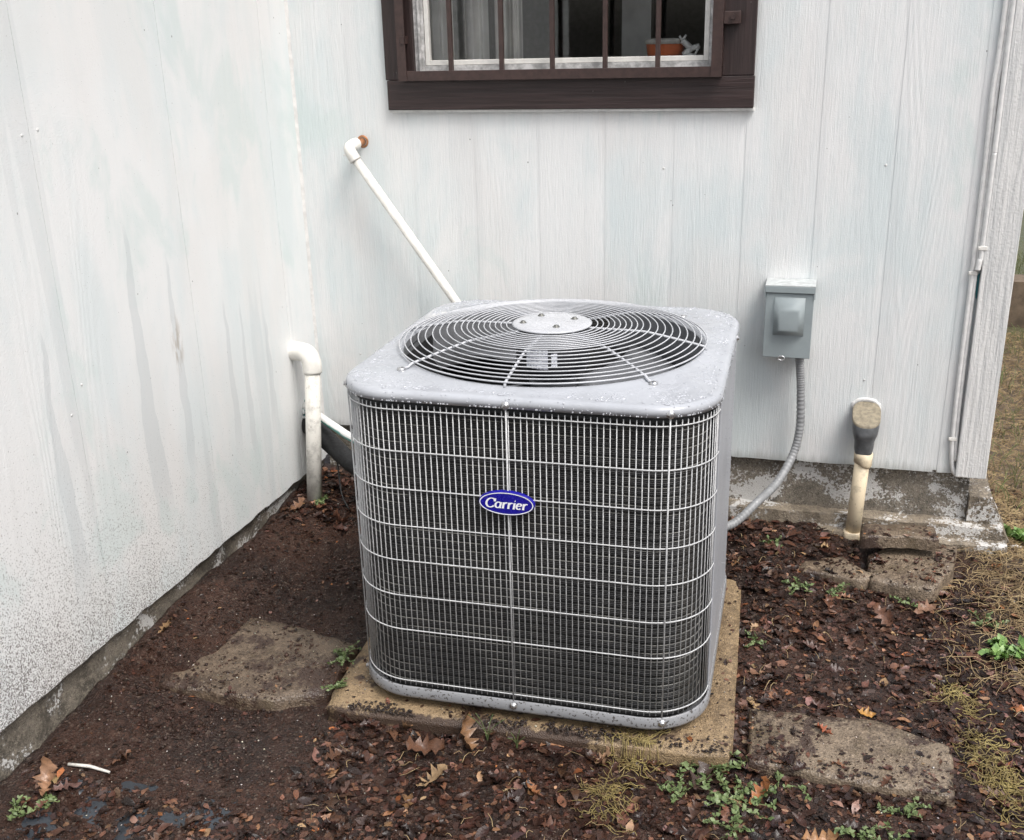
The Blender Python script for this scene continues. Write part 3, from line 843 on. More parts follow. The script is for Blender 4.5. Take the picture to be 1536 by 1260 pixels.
def lip_at(s, path=lip, seg=seglen):
    s %= sum(seg)
    for i, L in enumerate(seg):
        if s <= L:
            a, b = Vector(path[i]), Vector(path[(i + 1) % len(path)])
            p = a.lerp(b, s / L); t = (b - a).normalized(); return p, t, Vector((t.y, -t.x, 0))
        s -= L
    return lip_at(0.0)
for k in range(620):
    p, t, nn = lip_at(random.uniform(0, tot))
    z = random.choice((random.uniform(0.766, 0.784), 0.7655))
    pl.append((Vector((p.x, p.y, Z(z))) + nn * (-0.0002 if z < 0.775 else -0.0025), nn, t, random.uniform(0.0010, 0.0021), 0.0011, 1.0))
drops('water_drops', pl, top_cap)

# screws
scr = MB().lathe([(0.0088, 0.0), (0.0085, 0.0012), (0.0052, 0.0014), (0.0050, 0.0045), (0.0035, 0.0052), (0.0, 0.0052)], 12)
scr_me = scr.mesh('screw', M_['screw'])
def face_rot(nn): return nn.to_track_quat('Z', 'Y').to_euler()
# base pan
pan = MB()
PR = [rr(H - .012, H - .012, CR - .012, 14, Z(0.066)), rr(H - 0.001, H - 0.001, CR - 0.001, 14, Z(0.064)), rr(H + .001, H + .001, CR + .001, 14, Z(0.069)), rr(H - 0.001, H - .001, CR - .001, 14, Z(0.090)),
      rr(H - 0.003, H - .003, CR - .003, 14, Z(0.092)), rr(H - 0.0055, H - .0055, CR - .0055, 14, Z(0.091)), rr(H - 0.007, H - .007, CR - .007, 14, Z(0.074)), rr(H - 0.06, H - .06, CR - .06, 14, Z(0.072))]
pan.loft(PR)
ncorn = len(PR[0])
pan.add(PR[-1], [tuple(range(ncorn))])
pan.add([(x, y, Z(0.066)) for x, y, z in PR[0]], [tuple(reversed(range(ncorn)))])
base_pan = pan.build('base_pan', M_['pan'], ac)
MB().loft([rr(H - .030, H - .030, CR - .030, 10, Z(0.0415)), rr(H - .030, H - .030, CR - .030, 10, Z(0.0655))]).build('pan_light_blocker', M_['dark'], ac)  # added dark ring, keeps light out of the gap below the pan
for (x, y) in ((-.27, -.27), (.27, -.27), (-.27, .27), (.27, .27)):
    MB().lathe([(0.028, Z(0.040)), (0.026, Z(0.064))], 20, (x, y), close_bottom=True).build('foot', M_['rubber'], ac)
# coil
CI = 0.022
core = MB().loft([rr(H - CI - .006, H - CI - .006, CR - CI - .006, 10, Z(0.076)), rr(H - CI - .006, H - CI - .006, CR - CI - .006, 10, Z(0.765))])
core.loft([rr(H - CI - .040, H - CI - .040, CR - CI - .040, 10, Z(0.765)), rr(H - CI - .040, H - CI - .040, CR - CI - .040, 10, Z(0.076))])
coil = core.build('coil', M_['coil'], ac)
PITCH = 0.0197
rowm = MB()
prof = ((0.004, -0.0095), (0.0008, -0.0070), (0.0, 0.0), (0.0008, 0.0070), (0.004, 0.0095))
rowm.loft([rr(H - CI - i_, H - CI - i_, CR - CI - i_, 8, z_) for i_, z_ in prof])
row_me = rowm.mesh('coil_row', M_['coil'])
tubm = MB()
tubm.loft([rr(H - CI + o_, H - CI + o_, CR - CI + o_, 8, z_) for o_, z_ in ((-0.002, -0.0008), (0.0002, -0.0005), (0.0002, 0.0005), (-0.002, 0.0008))])
tub_me = tubm.mesh('coil_tube', M_['coil_tube'])
for k in range(34):
    z = 0.087 + k * PITCH
    link_mesh('coil_row', row_me, coil, (0, 0, Z(z)))
    if 0 < k: link_mesh('coil_tube', tub_me, coil, (0, 0, Z(z - PITCH / 2)))
# dark gasket band under the cap
MB().loft([rr(H - 0.018, H - 0.018, CR - .018, 10, Z(0.748)), rr(H - 0.020, H - .020, CR - .020, 10, Z(0.768)), rr(H - 0.05, H - .05, CR - .05, 10, Z(0.769))]).build('gasket', M_['dark'], ac)

# wire guard: from the right front corner, along front, left, back
GI = 0.006
path = rr(H - GI, H - GI, CR - GI, 16)
# path starts at +x side (going +y round the back); we need start at right front
np_ = len(path)
seg_g = [(Vector(path[(i + 1) % np_]) - Vector(path[i])).length for i in range(np_)]
totg = sum(seg_g)
def g_at(s): return lip_at(s, path, seg_g)
# arc-length of right-front corner end (pointing +x): index np_-1 is (hw, -(hd-r))
s_front_end = sum(seg_g[:np_ - 1])
s_start = sum(seg_g[:17 * 1 - 1]) * 1.0                    # end of back right corner
guard_top, guard_bot = 0.756, 0.094
rows_z = [0.7455, 0.655, 0.571, 0.487, 0.405, 0.320, 0.236, 0.1060]
def path_pts(s0, s1, off, z, step=0.012):
    out = []; s = s0
    while s < s1:
        p, t, nn = g_at(s); out.append(p + nn * off + Vector((0, 0, z))); s += step
    p, t, nn = g_at(s1); out.append(p + nn * off + Vector((0, 0, z)))
    return out
hw_me = MB().tube(path_pts(s_start, s_front_end, 0.0016, 0), 0.00155, 6).mesh('horizontal_wire', M_['wire'])
guard = link_mesh('wire_guard', hw_me, ac, (0, 0, Z(rows_z[0])))
for z in rows_z[1:]:
    link_mesh('horizontal_wire', hw_me, guard, (0, 0, z - rows_z[0]))
vw_me = MB().tube([(0, 0, 0), (0, 0, guard_top - guard_bot)], 0.00118, 5).mesh('wire', M_['wire'])
s = s_front_end - 0.004
WSP = 0.0127
while s > s_start:
    p, t, nn = g_at(s)
    link_mesh('wire', vw_me, guard, (p.x - nn.x * 0.0014, p.y - nn.y * 0.0014, guard_bot - rows_z[0]))
    s -= WSP
rod_me = MB().tube([(0, 0, 0), (0, 0, 0.766 - 0.088)], 0.0018, 8).mesh('rod', M_['wire'])
def rod_and_screws(x, y, nn):
    link_mesh('rod', rod_me, guard, (x + nn.x * 0.0032, y + nn.y * 0.0032, 0.088 - rows_z[0]))
def at_x_front(x):  # arc length of the point on the front side with this x
    best = min((abs(g_at(s_)[0].x - x) + (10 if g_at(s_)[0].y > 0 else 0), s_) for s_ in np.linspace(0, totg, 1500))
    return best[1]
for x in (-0.015, 0.305, -0.379):
    s_ = at_x_front(x) if x > -0.37 else None
    if s_ is None:
        a = math.radians(205); cx_, cy_ = -(H - CR), -(H - CR)
        nn = Vector((math.cos(a), math.sin(a), 0)); p = Vector((cx_, cy_, 0)) + nn * (CR - GI)
    else:
        p, t, nn = g_at(s_)
    rod_and_screws(p.x, p.y, nn)
    e = p + nn * (GI + 0.0003)
    link_mesh('screw', scr_me, top_cap, (e.x, e.y, Z(0.7705)), face_rot(nn))
    e2 = p + nn * (GI + 0.0012)
    link_mesh('screw', scr_me, base_pan, (e2.x, e2.y, Z(0.080)), face_rot(nn))
for s_ in (tot * 0.02, tot * 0.06, tot * 0.97):
    p, t, nn = lip_at(s_)
    link_mesh('screw', scr_me, top_cap, (p.x, p.y, Z(0.770)), face_rot(nn))

# service side: corner post and removable panel
def side_sheet(s0, s1, out, name, z0=0.0925, z1=0.7655):
    a = path_pts(s0, s1, out, 0, 0.010)
    b = path_pts(s0, s1, out - 0.004, 0, 0.010)
    n_ = len(a); vs_ = []
    for P in (a, b):
        for z in (z0, z1): vs_ += [(p.x, p.y, Z(z)) for p in P]
    fs = []
    for i in range(n_ - 1):
        fs.append((i, i + 1, n_ + i + 1, n_ + i)); fs.append((2 * n_ + i + 1, 2 * n_ + i, 3 * n_ + i, 3 * n_ + i + 1))
    fs += [(0, n_, 3 * n_, 2 * n_), (n_ - 1, 3 * n_ - 1, 4 * n_ - 1, 2 * n_ - 1)]
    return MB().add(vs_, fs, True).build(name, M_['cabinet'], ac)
full = totg
side_len = seg_g[-1]                                       # straight right side
side_sheet(full - side_len - 0.004, full - side_len * 0.44, 0.0035, 'corner_panel')
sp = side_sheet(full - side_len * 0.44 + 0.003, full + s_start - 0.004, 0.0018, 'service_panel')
# drops and runs on the side panel
pl = []
for k in range(260):
    s_ = random.uniform(full - side_len, full)
    p, t, nn = g_at(s_)
    pl.append((Vector((p.x, p.y, Z(random.uniform(0.1, 0.76)))) + nn * 0.0030, nn, t, random.uniform(0.0009, 0.0018), 0.001, 1.0))
drops('water_drops', pl, sp)

# badge
BW, BH = 0.0585, 0.0265
def ellipse(a, b, y, n_=56): return [(a * math.cos(2 * PI * k / n_), y, b * math.sin(2 * PI * k / n_)) for k in range(n_)]
bx, bz = -0.0165, Z(0.5625)
by = -(H + 0.0015)
bm_ = MB().loft([ellipse(BW, BH, 0.006), ellipse(BW, BH, -0.001), ellipse(BW - .0016, BH - .0016, -0.0030)])
bm_.add(ellipse(BW - .0016, BH - .0016, -0.0030), [tuple(range(56))])
badge = bm_.build('badge', M_['badge'], ac, loc=(bx, by, bz))
MB().loft([ellipse(BW - .0022, BH - .0022, -0.0034), ellipse(BW - .0036, BH - .0036, -0.0036), ellipse(BW - .0042, BH - .0042, -0.0034)]).build('badge_border', M_['badge_white'], badge)
# lettering: broad-nib strokes, one mesh for each letter
def arc(cx, cy, rx, ry, a0, a1, n_=16):
    return [(cx + rx * math.cos(math.radians(a0 + (a1 - a0) * i / (n_ - 1))), cy + ry * math.sin(math.radians(a0 + (a1 - a0) * i / (n_ - 1)))) for i in range(n_)]
LET = {
 'C': (0.98, [arc(0.52, 0.50, 0.46, 0.50, 38, 322, 26), [(0.90, 1.0), (0.885, 0.66)]]),
 'a': (0.72, [arc(0.33, 0.31, 0.27, 0.31, 55, 320, 20), [(0.60, 0.63), (0.575, 0.12), (0.62, 0.02), (0.72, 0.05)]]),
 'r': (0.56, [[(0.05, 0.56), (0.15, 0.62), (0.17, 0.0)], [(0.06, 0.0), (0.30, 0.0)], [(0.17, 0.38), (0.30, 0.58), (0.42, 0.63), (0.52, 0.57)]]),
 'i': (0.36, [[(0.05, 0.56), (0.16, 0.62), (0.17, 0.0)], [(0.06, 0.0), (0.30, 0.0)], [(0.13, 0.86), (0.21, 0.86)]]),
 'e': (0.62, [[(0.07, 0.33), (0.53, 0.36)], arc(0.31, 0.31, 0.25, 0.31, 12, 318, 20)]),
}
def letter(ch, x, size, slant=0.22):
    w, strokes = LET[ch]
    m = MB()
    for si, st in enumerate(strokes):
        L = []; Rr = []
        n_ = len(st)
        for i, (px, py) in enumerate(st):
            a_ = st[max(0, i - 1)]; b_ = st[min(n_ - 1, i + 1)]
            dx, dy = b_[0] - a_[0], b_[1] - a_[1]
            ln = math.hypot(dx, dy) or 1
            dx, dy = dx / ln, dy / ln
            wd = 0.045 + 0.065 * abs(dy)
            if ch == 'i' and si == 2: wd = 0.075
            L.append((px - dy * wd, py + dx * wd)); Rr.append((px + dy * wd, py - dx * wd))
        vs_ = []
        for (a_, b_) in L + Rr:
            vs_.append((x + (a_ + b_ * slant) * size, -0.0036 - si * 0.0001, (b_ - 0.48) * size))
        m.add(vs_, [(i, n_ + i, n_ + i + 1, i + 1) for i in range(n_ - 1)])
    m.build('letter', M_['badge_white'], badge)
    return w * size
size = 0.0200
word = 'Carrier'
tw = sum(LET[c][0] for c in word) * size
x = -tw / 2 - 0.001
for c in word: x += letter(c, x, size)

# fan guard
hub_z = 0.8330
hubm = MB().lathe([(0.0, Z(hub_z + 0.0035)), (0.066, Z(hub_z + 0.0035)), (0.087, Z(hub_z + 0.0025)), (0.0915, Z(hub_z)), (0.0895, Z(hub_z - 0.003)), (0.0, Z(hub_z - 0.003))], 48, FC)
fg = hubm.build('fan_guard', M_['guard'], ac)
def guard_z(r):
    if r < 0.212: return hub_z - 0.001 - 0.002 * (r / 0.212)
    return hub_z - 0.003 - (hub_z - 0.003 - 0.8040) * ((r - 0.212) / (0.348 - 0.212)) ** 1.1
def torus(r, z, tr, n1=96, n2=6):
    vs_ = []; fs = []
    for i in range(n1):
        a = 2 * PI * i / n1
        for k in range(n2):
            b = 2 * PI * k / n2
            q = r + tr * math.cos(b)
            vs_.append((FC[0] + q * math.cos(a), FC[1] + q * math.sin(a), z + tr * math.sin(b)))
    for i in range(n1):
        for k in range(n2):
            i2, k2 = (i + 1) % n1, (k + 1) % n2
            fs.append((i * n2 + k, i2 * n2 + k, i2 * n2 + k2, i * n2 + k2))
    return MB().add(vs_, fs, True)
for r in [0.1035 + 0.0128 * k for k in range(9)] + [0.222, 0.2385, 0.255, 0.2715, 0.288, 0.3045, 0.321, 0.3355]:
    torus(r, Z(guard_z(r)), 0.00155).build('ring', M_['guard'], fg)
torus(0.348, Z(0.8015), 0.0018).build('ring', M_['guard'], fg)
for k in range(8):
    a = math.radians(-93 + 45 * k + (3 if k % 2 else 0))
    pts = []
    long_ = k % 2 == 1
    for r in np.linspace(0.07, 0.345, 16):
        pts.append((FC[0] + r * math.cos(a), FC[1] + r * math.sin(a), Z(guard_z(r) - 0.0048)))
    m = MB()
    if long_:
        for r, z in ((0.352, 0.7985), (0.362, 0.7920), (0.378, 0.7905)): pts.append((FC[0] + r * math.cos(a), FC[1] + r * math.sin(a), Z(z)))
    else:
        pts.append((FC[0] + 0.350 * math.cos(a), FC[1] + 0.350 * math.sin(a), Z(0.7915)))
    m.tube(pts, 0.0031, 7)
    sk = m.build('spoke', M_['guard'], fg)
    if long_:
        cx_, cy_ = FC[0] + 0.378 * math.cos(a), FC[1] + 0.378 * math.sin(a)
        e = MB().lathe([(0.009, Z(0.7872)), (0.009, Z(0.7925)), (0.005, Z(0.7945)), (0.0, Z(0.795))], 10, (cx_, cy_))
        e.build('clamp', M_['screw'], fg)
blt = MB().lathe([(0.0085, 0), (0.0085, 0.0010), (0.0055, 0.0012), (0.0052, 0.0042), (0.0, 0.0050)], 6).mesh('bolt', M_['bolt'])
for (ax, ay_) in ((-0.036, 0.046), (-0.062, -0.022), (0.020, -0.046), (0.046, 0.030)):
    link_mesh('bolt', blt, fg, (FC[0] + ax, FC[1] + ay_, Z(hub_z + 0.0036)))
# fan motor with labels
mot = MB().lathe([(0.0, Z(0.829)), (0.062, Z(0.829)), (0.082, Z(0.815)), (0.084, Z(0.74)), (0.078, Z(0.725)), (0.02, Z(0.715)), (0.012, Z(0.66))], 40, FC)
motor = mot.build('fan_motor', M_['motor'], ac)
def curved(a0, a1, z0, z1, r, name, parent, mat):
    vs_ = []; n_ = 10
    for i in range(n_):
        a = math.radians(a0 + (a1 - a0) * i / (n_ - 1))
        for z in (z0, z1): vs_.append((FC[0] + r * math.cos(a), FC[1] + r * math.sin(a), Z(z)))
    return MB().add(vs_, [(2 * i, 2 * i + 2, 2 * i + 3, 2 * i + 1) for i in range(n_ - 1)], True).build(name, mat, parent)
curved(-120, -84, 0.748, 0.792, 0.0852, 'motor_label', motor, M_['label'])
curved(-79, -70, 0.752, 0.785, 0.0852, 'motor_label', motor, M_['label'])
# fan wheel
fan = MB().lathe([(0.0, Z(0.708)), (0.05, Z(0.706)), (0.055, Z(0.695)), (0.055, Z(0.660)), (0, Z(0.655))], 24, FC).build('fan', M_['blade'], ac)
for k in range(4):
    a0 = math.radians(20 + 90 * k)
    vs_ = []; fs = []
    nr, na = 7, 9
    for i in range(nr):
        r = 0.05 + (0.318 - 0.05) * i / (nr - 1)
        span = math.radians(34 + 22 * i / (nr - 1)); lead = math.radians(16 * i / (nr - 1))
        for j in range(na):
            a = a0 + lead + span * (j / (na - 1) - 0.5)
            z = 0.682 + 0.052 * (j / (na - 1) - 0.5) * (0.6 + 0.4 * i / (nr - 1)) + 0.008 * math.sin(j / (na - 1) * PI)
            vs_.append((FC[0] + r * math.cos(a), FC[1] + r * math.sin(a), Z(z)))
    for i in range(nr - 1):
        for j in range(na - 1):
            q = i * na + j; fs.append((q, q + na, q + na + 1, q + 1))
    o = MB().add(vs_, fs, True).build('blade', M_['blade'], fan)
    md = o.modifiers.new('solid', 'SOLIDIFY'); md.thickness = 0.002
# compressor deep inside
MB().lathe([(0.0, Z(0.38)), (0.05, Z(0.37)), (0.085, Z(0.34)), (0.09, Z(0.30)), (0.09, Z(0.10)), (0.07, Z(0.08))], 28, (0.03, 0.02)).build('compressor', M_['motor'], ac)

# slab under the unit
bm = rough_box(-0.452, 0.452, -0.452, 0.452, -0.05, 0.0, 30, 30, 4, 0.0016, 14, 3)
bmesh.ops.rotate(bm, verts=bm.verts, cent=(0, 0, 0), matrix=Matrix.Rotation(0, 3, 'Z'))
for q in bm.verts:                                          # worn rounded edges
    dx, dy = 0.452 - abs(q.co.x), 0.452 - abs(q.co.y)
    d = min(dx, dy)
    if q.co.z > -0.006 and d < 0.02: q.co.z -= 0.004
    if dx < 0.035 and dy < 0.035:
        q.co.x *= 0.985; q.co.y *= 0.985
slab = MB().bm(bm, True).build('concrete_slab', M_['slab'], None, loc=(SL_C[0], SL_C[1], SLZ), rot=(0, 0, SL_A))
tag(slab, 'square tan concrete pad under the air conditioner', 'concrete pad')

# ------------------------------------------------------------------ pipes and boxes on the walls
# disconnect box
dbx = empty('disconnect_box', (-0.065, WY, 0.604))
tag(dbx, 'grey electrical disconnect box with raised cover on the white wall', 'electrical box')
w2 = 0.0625
MB().box(-w2 + .002, w2 - .002, -0.078, -0.0005, 0.002, 0.196, 0.003).build('box_body', M_['box'], dbx)
cov = MB().box(-w2, w2, -0.088, -0.0785, 0.0, 0.178, 0.0015)
# embossed pyramid
x0, x1, z0, z1, yb, yt = -0.039, 0.041, 0.063, 0.168, -0.0882, -0.112
ix0, ix1, iz0, iz1 = -0.025, 0.028, 0.080, 0.138
vs_ = [(x0, yb, z0), (x1, yb, z0), (x1, yb, z1), (x0, yb, z1), (ix0, yt, iz0), (ix1, yt, iz0), (ix1, yt, iz1), (ix0, yt, iz1)]
bmm = bmesh.new()
bv = [bmm.verts.new(p) for p in vs_]
for f in ((0, 1, 5, 4), (1, 2, 6, 5), (2, 3, 7, 6), (3, 0, 4, 7), (4, 5, 6, 7)): bmm.faces.new([bv[i] for i in f])
top_e = [e for e in bmm.edges if all(v_.co.y < -0.1 for v_ in e.verts)]
bmesh.ops.bevel(bmm, geom=top_e, offset=0.005, segments=4, affect='EDGES', profile=0.5)
cov.bm(bmm, True)
cover = cov.build('cover', M_['box'], dbx)
MB().box(-w2 - .003, w2 + .003, -0.0935, -0.0002, 0.180, 0.1985, 0.002).build('hood', M_['box'], dbx)
MB().box(-w2 - .0025, w2 + .0025, -0.093, -0.001, 0.1987, 0.2005).build('hood_top', M_['box_top'], dbx)
MB().box(-w2 - .0028, -w2 - .0008, -0.0925, -0.06, 0.165, 0.1795).box(w2 + .0008, w2 + .0028, -0.0925, -0.06, 0.165, 0.1795).build('hinge', M_['box'], dbx)
tb = MB()
tb.tube([(-0.012 + 0.009 * math.cos(a), -0.0905, -0.001 + 0.006 * math.sin(a)) for a in np.linspace(0, 2 * PI, 13)], 0.0022, 6, caps=False)
tb.build('padlock_tab', M_['screw'], dbx)

# flexible conduit
def smooth_path(pts, n_=120):
    P = [Vector(p) for p in pts]; P = [P[0] * 2 - P[1]] + P + [P[-1] * 2 - P[-2]]
    out = []
    for k in range(n_):
        u = k / (n_ - 1) * (len(P) - 3); i = min(int(u), len(P) - 4); t = u - i
        a, b, c, d = P[i:i + 4]
        out.append(0.5 * ((2 * b) + (c - a) * t + (2 * a - 5 * b + 4 * c - d) * t * t + (3 * b - a - 3 * c + d) * t ** 3))
    return out
wp = smooth_path([(-0.031, 2.905, 0.603), (-0.024, 2.902, 0.55), (-0.019, 2.900, 0.492), (-0.015, 2.895, 0.394), (-0.028, 2.875, 0.318), (-0.066, 2.80, 0.258), (-0.113, 2.70, 0.238), (-0.165, 2.64, 0.200), (-0.22, 2.60, 0.19)], 260)
wr = [0.0112 + (0.0008 if (i // 2) % 2 else -0.0003) for i in range(len(wp))]
whip = MB().tube(wp, wr, 12).build('flexible_conduit', M_['whip'])
tag(whip, 'grey ribbed flexible conduit curving from the disconnect box down behind the condenser', 'conduit')

# conduit body with beige pipe
lb = empty('conduit_riser', (0.152, 2.896, 0.07))
tag(lb, 'beige plastic pipe rising to a grey conduit body on the back wall', 'pipe')
L = lambda x, y, z: (x - 0.152, y - 2.896, z - 0.07)
px0, px1 = (0.151, 2.896, 0.05), (0.161, 2.896, 0.335)
def rel(pts): return [L(*p) for p in pts]
MB().tube(rel([px0, px1]), 0.0205, 24).build('pipe', M_['pvc_beige'], lb)
MB().tube(rel([(0.160, 2.896, 0.298), (0.161, 2.896, 0.300), (0.1615, 2.896, 0.332), (0.1617, 2.896, 0.334)]), [0.0235, 0.0255, 0.0255, 0.022], 24).build('coupling', M_['pvc_beige'], lb)
MB().tube(rel([(0.1505, 2.896, 0.045), (0.1514, 2.896, 0.088), (0.1515, 2.896, 0.091)]), [0.0265, 0.0265, 0.023], 24).build('pipe_bell', M_['pvc_beige'], lb)
# body: rounded slab profile from the wall, cover on top
def rrect2(cx, cy, hx, hy, r, n_=5):
    pts = []
    for (sx, sy, a0) in ((1, 1, 0), (-1, 1, 90), (-1, -1, 180), (1, -1, 270)):
        for k in range(n_ + 1):
            a = math.radians(a0 + 90 * k / n_)
            pts.append((cx + sx * (hx - r) + r * math.cos(a), cy + sy * (hy - r) + r * math.sin(a)))
    return pts
rings = []
for z, cy, hy, hx in ((0.330, 2.896, 0.0225, 0.0225), (0.345, 2.896, 0.0255, 0.0255), (0.368, 2.897, 0.0275, 0.0265), (0.395, 2.899, 0.038, 0.033), (0.42, 2.905, 0.046, 0.0355), (0.437, 2.907, 0.0425, 0.036)):
    rings.append([L(a, b, z + (b - cy) * (0.55 if z > 0.41 else 0.25 if z > 0.38 else 0)) for a, b in rrect2(0.160, cy, hx, hy, min(hx, hy) * 0.85)])
cb = MB().loft(rings)
cb.add(rings[-1], [tuple(range(len(rings[-1])))])
body = cb.build('conduit_body', M_['lb_grey'], lb)
cvr = [[L(a, b, z + (b - 2.908) * 0.55) for a, b in rrect2(0.160, 2.908, hx, hy, hx * 0.8)] for z, hx, hy in ((0.4372, 0.0375, 0.0425), (0.4415, 0.0375, 0.0425), (0.443, 0.0355, 0.0405))]
cv = MB().loft(cvr); cv.add(cvr[-1], [tuple(range(len(cvr[-1])))])
cv.build('body_cover', M_['lb_cover'], lb)
MB().tube(rel([(0.160, 2.93, 0.41), (0.160, 2.951, 0.412)]), 0.030, 20).build('wall_hub', M_['lb_grey'], lb)
m = MB(); rgs = []
for k in range(48):
    a = 2 * PI * k / 48
    ro = 1 + 0.10 * noise.noise((math.cos(a) * 3, math.sin(a) * 3, 0)) + 0.05 * noise.noise((math.cos(a) * 11, math.sin(a) * 11, 2))
    rgs.append([L(0.158 + 0.026 * math.cos(a), 2.9495, 0.447 + 0.015 * math.sin(a)), L(0.158 + 0.036 * ro * math.cos(a), 2.943, 0.450 + 0.022 * ro * math.sin(a)), L(0.158 + 0.041 * ro * math.cos(a), 2.9505, 0.450 + 0.026 * ro * math.sin(a))])
rgs.append(rgs[0])
m.loft(rgs, True, False)
m.build('sealant', M_['caulk'], lb)

# condensate pipe
cp = empty('condensate_pipe', (-1.326, WY, 1.15))
tag(cp, 'thin white plastic pipe slanting from a copper stub down behind the condenser', 'pipe')
L = lambda x, y, z: (x + 1.326, y - WY, z - 1.15)
MB().tube(rel([(-1.309, WY + 0.01, 1.166), (-1.316, 2.905, 1.162)]), 0.0112, 16).build('copper_stub', M_['copper'], cp)
MB().lathe([(0.0185, 0.0), (0.0175, 0.0012), (0.0125, 0.0016)], 18).build('wall_ring', M_['copper'], cp, loc=L(-1.309, WY - 0.0004, 1.166), rot=(PI / 2, 0, 0))
ep = smooth_path(rel([(-1.316, 2.918, 1.163), (-1.319, 2.895, 1.160), (-1.322, 2.882, 1.153), (-1.316, 2.878, 1.140), (-1.303, 2.878, 1.119)]), 24)
MB().tube(ep, [0.0172] * 24, 18).build('elbow', M_['pvc'], cp)
MB().tube(rel([(-1.310, 2.879, 1.131), (-1.005, 2.878, 0.700), (-0.93, 2.876, 0.595), (-0.925, 2.876, 0.05)]), 0.0134, 18).build('pipe', M_['pvc'], cp)

# drain stub by the inside corner
dp = empty('drain_pipe', (-1.455, 2.72, 0.07))
tag(dp, 'stubby white vertical pipe with elbow entering the left wall near the corner', 'pipe')
L = lambda x, y, z: (x + 1.455, y - 2.72, z - 0.07)
ep = smooth_path(rel([(-1.525, 2.795, 0.560), (-1.490, 2.790, 0.560), (-1.463, 2.780, 0.555), (-1.448, 2.771, 0.535), (-1.445, 2.766, 0.500)]), 28)
MB().tube(ep, [0.0290] * 26 + [0.0290, 0.026], 24).build('elbow', M_['pvc'], dp)
MB().tube(rel([(-1.4452, 2.766, 0.515), (-1.455, 2.712, 0.05)]), 0.0232, 24).build('pipe', M_['pvc_old'], dp)

# refrigerant lines
rl = empty('refrigerant_lines', (-1.45, 2.80, 0.10))
tag(rl, 'black foam insulated line and half painted pipe running from corner to condenser', 'pipe')
L = lambda x, y, z: (x + 1.45, y - 2.80, z - 0.10)
MB().tube(rel([(-1.53, 2.84, 0.315), (-1.445, 2.80, 0.283), (-1.34, 2.755, 0.225), (-1.20, 2.70, 0.19), (-0.95, 2.60, 0.18)]), [0.030, 0.030, 0.029, 0.03, 0.03], 18).build('insulated_line', M_['foam'], rl)
MB().tube(rel([(-1.53, 2.835, 0.372), (-1.445, 2.80, 0.345), (-1.317, 2.70, 0.337), (-1.0, 2.52, 0.30), (-.93, 2.48, 0.30)]), 0.0125, 14).build('liquid_line', M_['teal'], rl)
MB().tube(smooth_path(rel([(-1.40, 2.79, 0.26), (-1.385, 2.76, 0.20), (-1.36, 2.72, 0.13), (-1.33, 2.70, 0.09)]), 20), 0.0028, 6).build('control_wire', M_['rubber'], rl)

# cables by the corner board
def cable(pts, r, label, name):
    o = MB().tube(smooth_path(pts, 80), r, 8).build(name, M_['cable'])
    tag(o, label, 'cable'); return o
yc = WY - 0.0068
cable([(0.389, yc, 2.6), (0.388, yc, 1.5), (0.384, yc, 1.30), (0.387, yc, 1.125), (0.388, yc, 0.903), (0.389, yc, 0.836), (0.389, yc, 0.563), (0.392, yc, 0.377), (0.399, yc, 0.30), (0.410, yc, 0.272), (0.425, yc + 0.012, 0.263)], 0.0062, 'long white painted cable running down the wall to its foot beside corner board', 'cable')
cable([(0.3985, yc, 2.6), (0.3975, yc, 1.5), (0.393, yc, 1.30), (0.396, yc, 1.125), (0.3965, yc, 0.95), (0.397, yc, 0.84), (0.398, yc, 0.563), (0.401, yc, 0.40), (0.4055, yc, 0.31)], 0.0050, 'thin white cable clipped against the right side of the long cable', 'cable')
cable([(0.404, yc - 0.001, 2.6), (0.4045, yc - 0.008, 1.30), (0.4045, yc - 0.008, 1.125), (0.4047, yc - .008, 0.903), (0.402, yc - .010, 0.87), (0.399, yc - .011, 0.848)], 0.0070, 'thick white cable with cut end beside the teal bare patch on the wall', 'cable')
clip_me = MB().box(-0.011, 0.011, -0.004, 0.0, -0.005, 0.005, 0.001).tube([(-0.007, -0.004, 0), (-0.007, -0.007, 0)], 0.003, 8).mesh('cable_clip', M_['vinyl'])
for (x, z, lab) in ((0.404, 0.905, 'small white cable clip above the teal bare patch'), (0.390, 0.838, 'small white cable clip beside the teal bare patch'), (0.392, 0.375, 'small white cable clip low down near the foot of the corner board')):
    o = link_mesh('cable_clip', clip_me, None, (x, WY - 0.0095 if z < .9 else WY - 0.019, z)); tag(o, lab, 'clip', 'cable clips on the wall')

# landscape timber far right, behind the house corner
tm = MB().bm(rough_box(0.60, 3.2, 5.55, 5.72, -0.02, 0.26, 24, 3, 3, 0.006, 5, 2)).build('landscape_timber', M_['timber'])
tag(tm, 'weathered brown landscape timber lying beyond the house corner', 'timber')

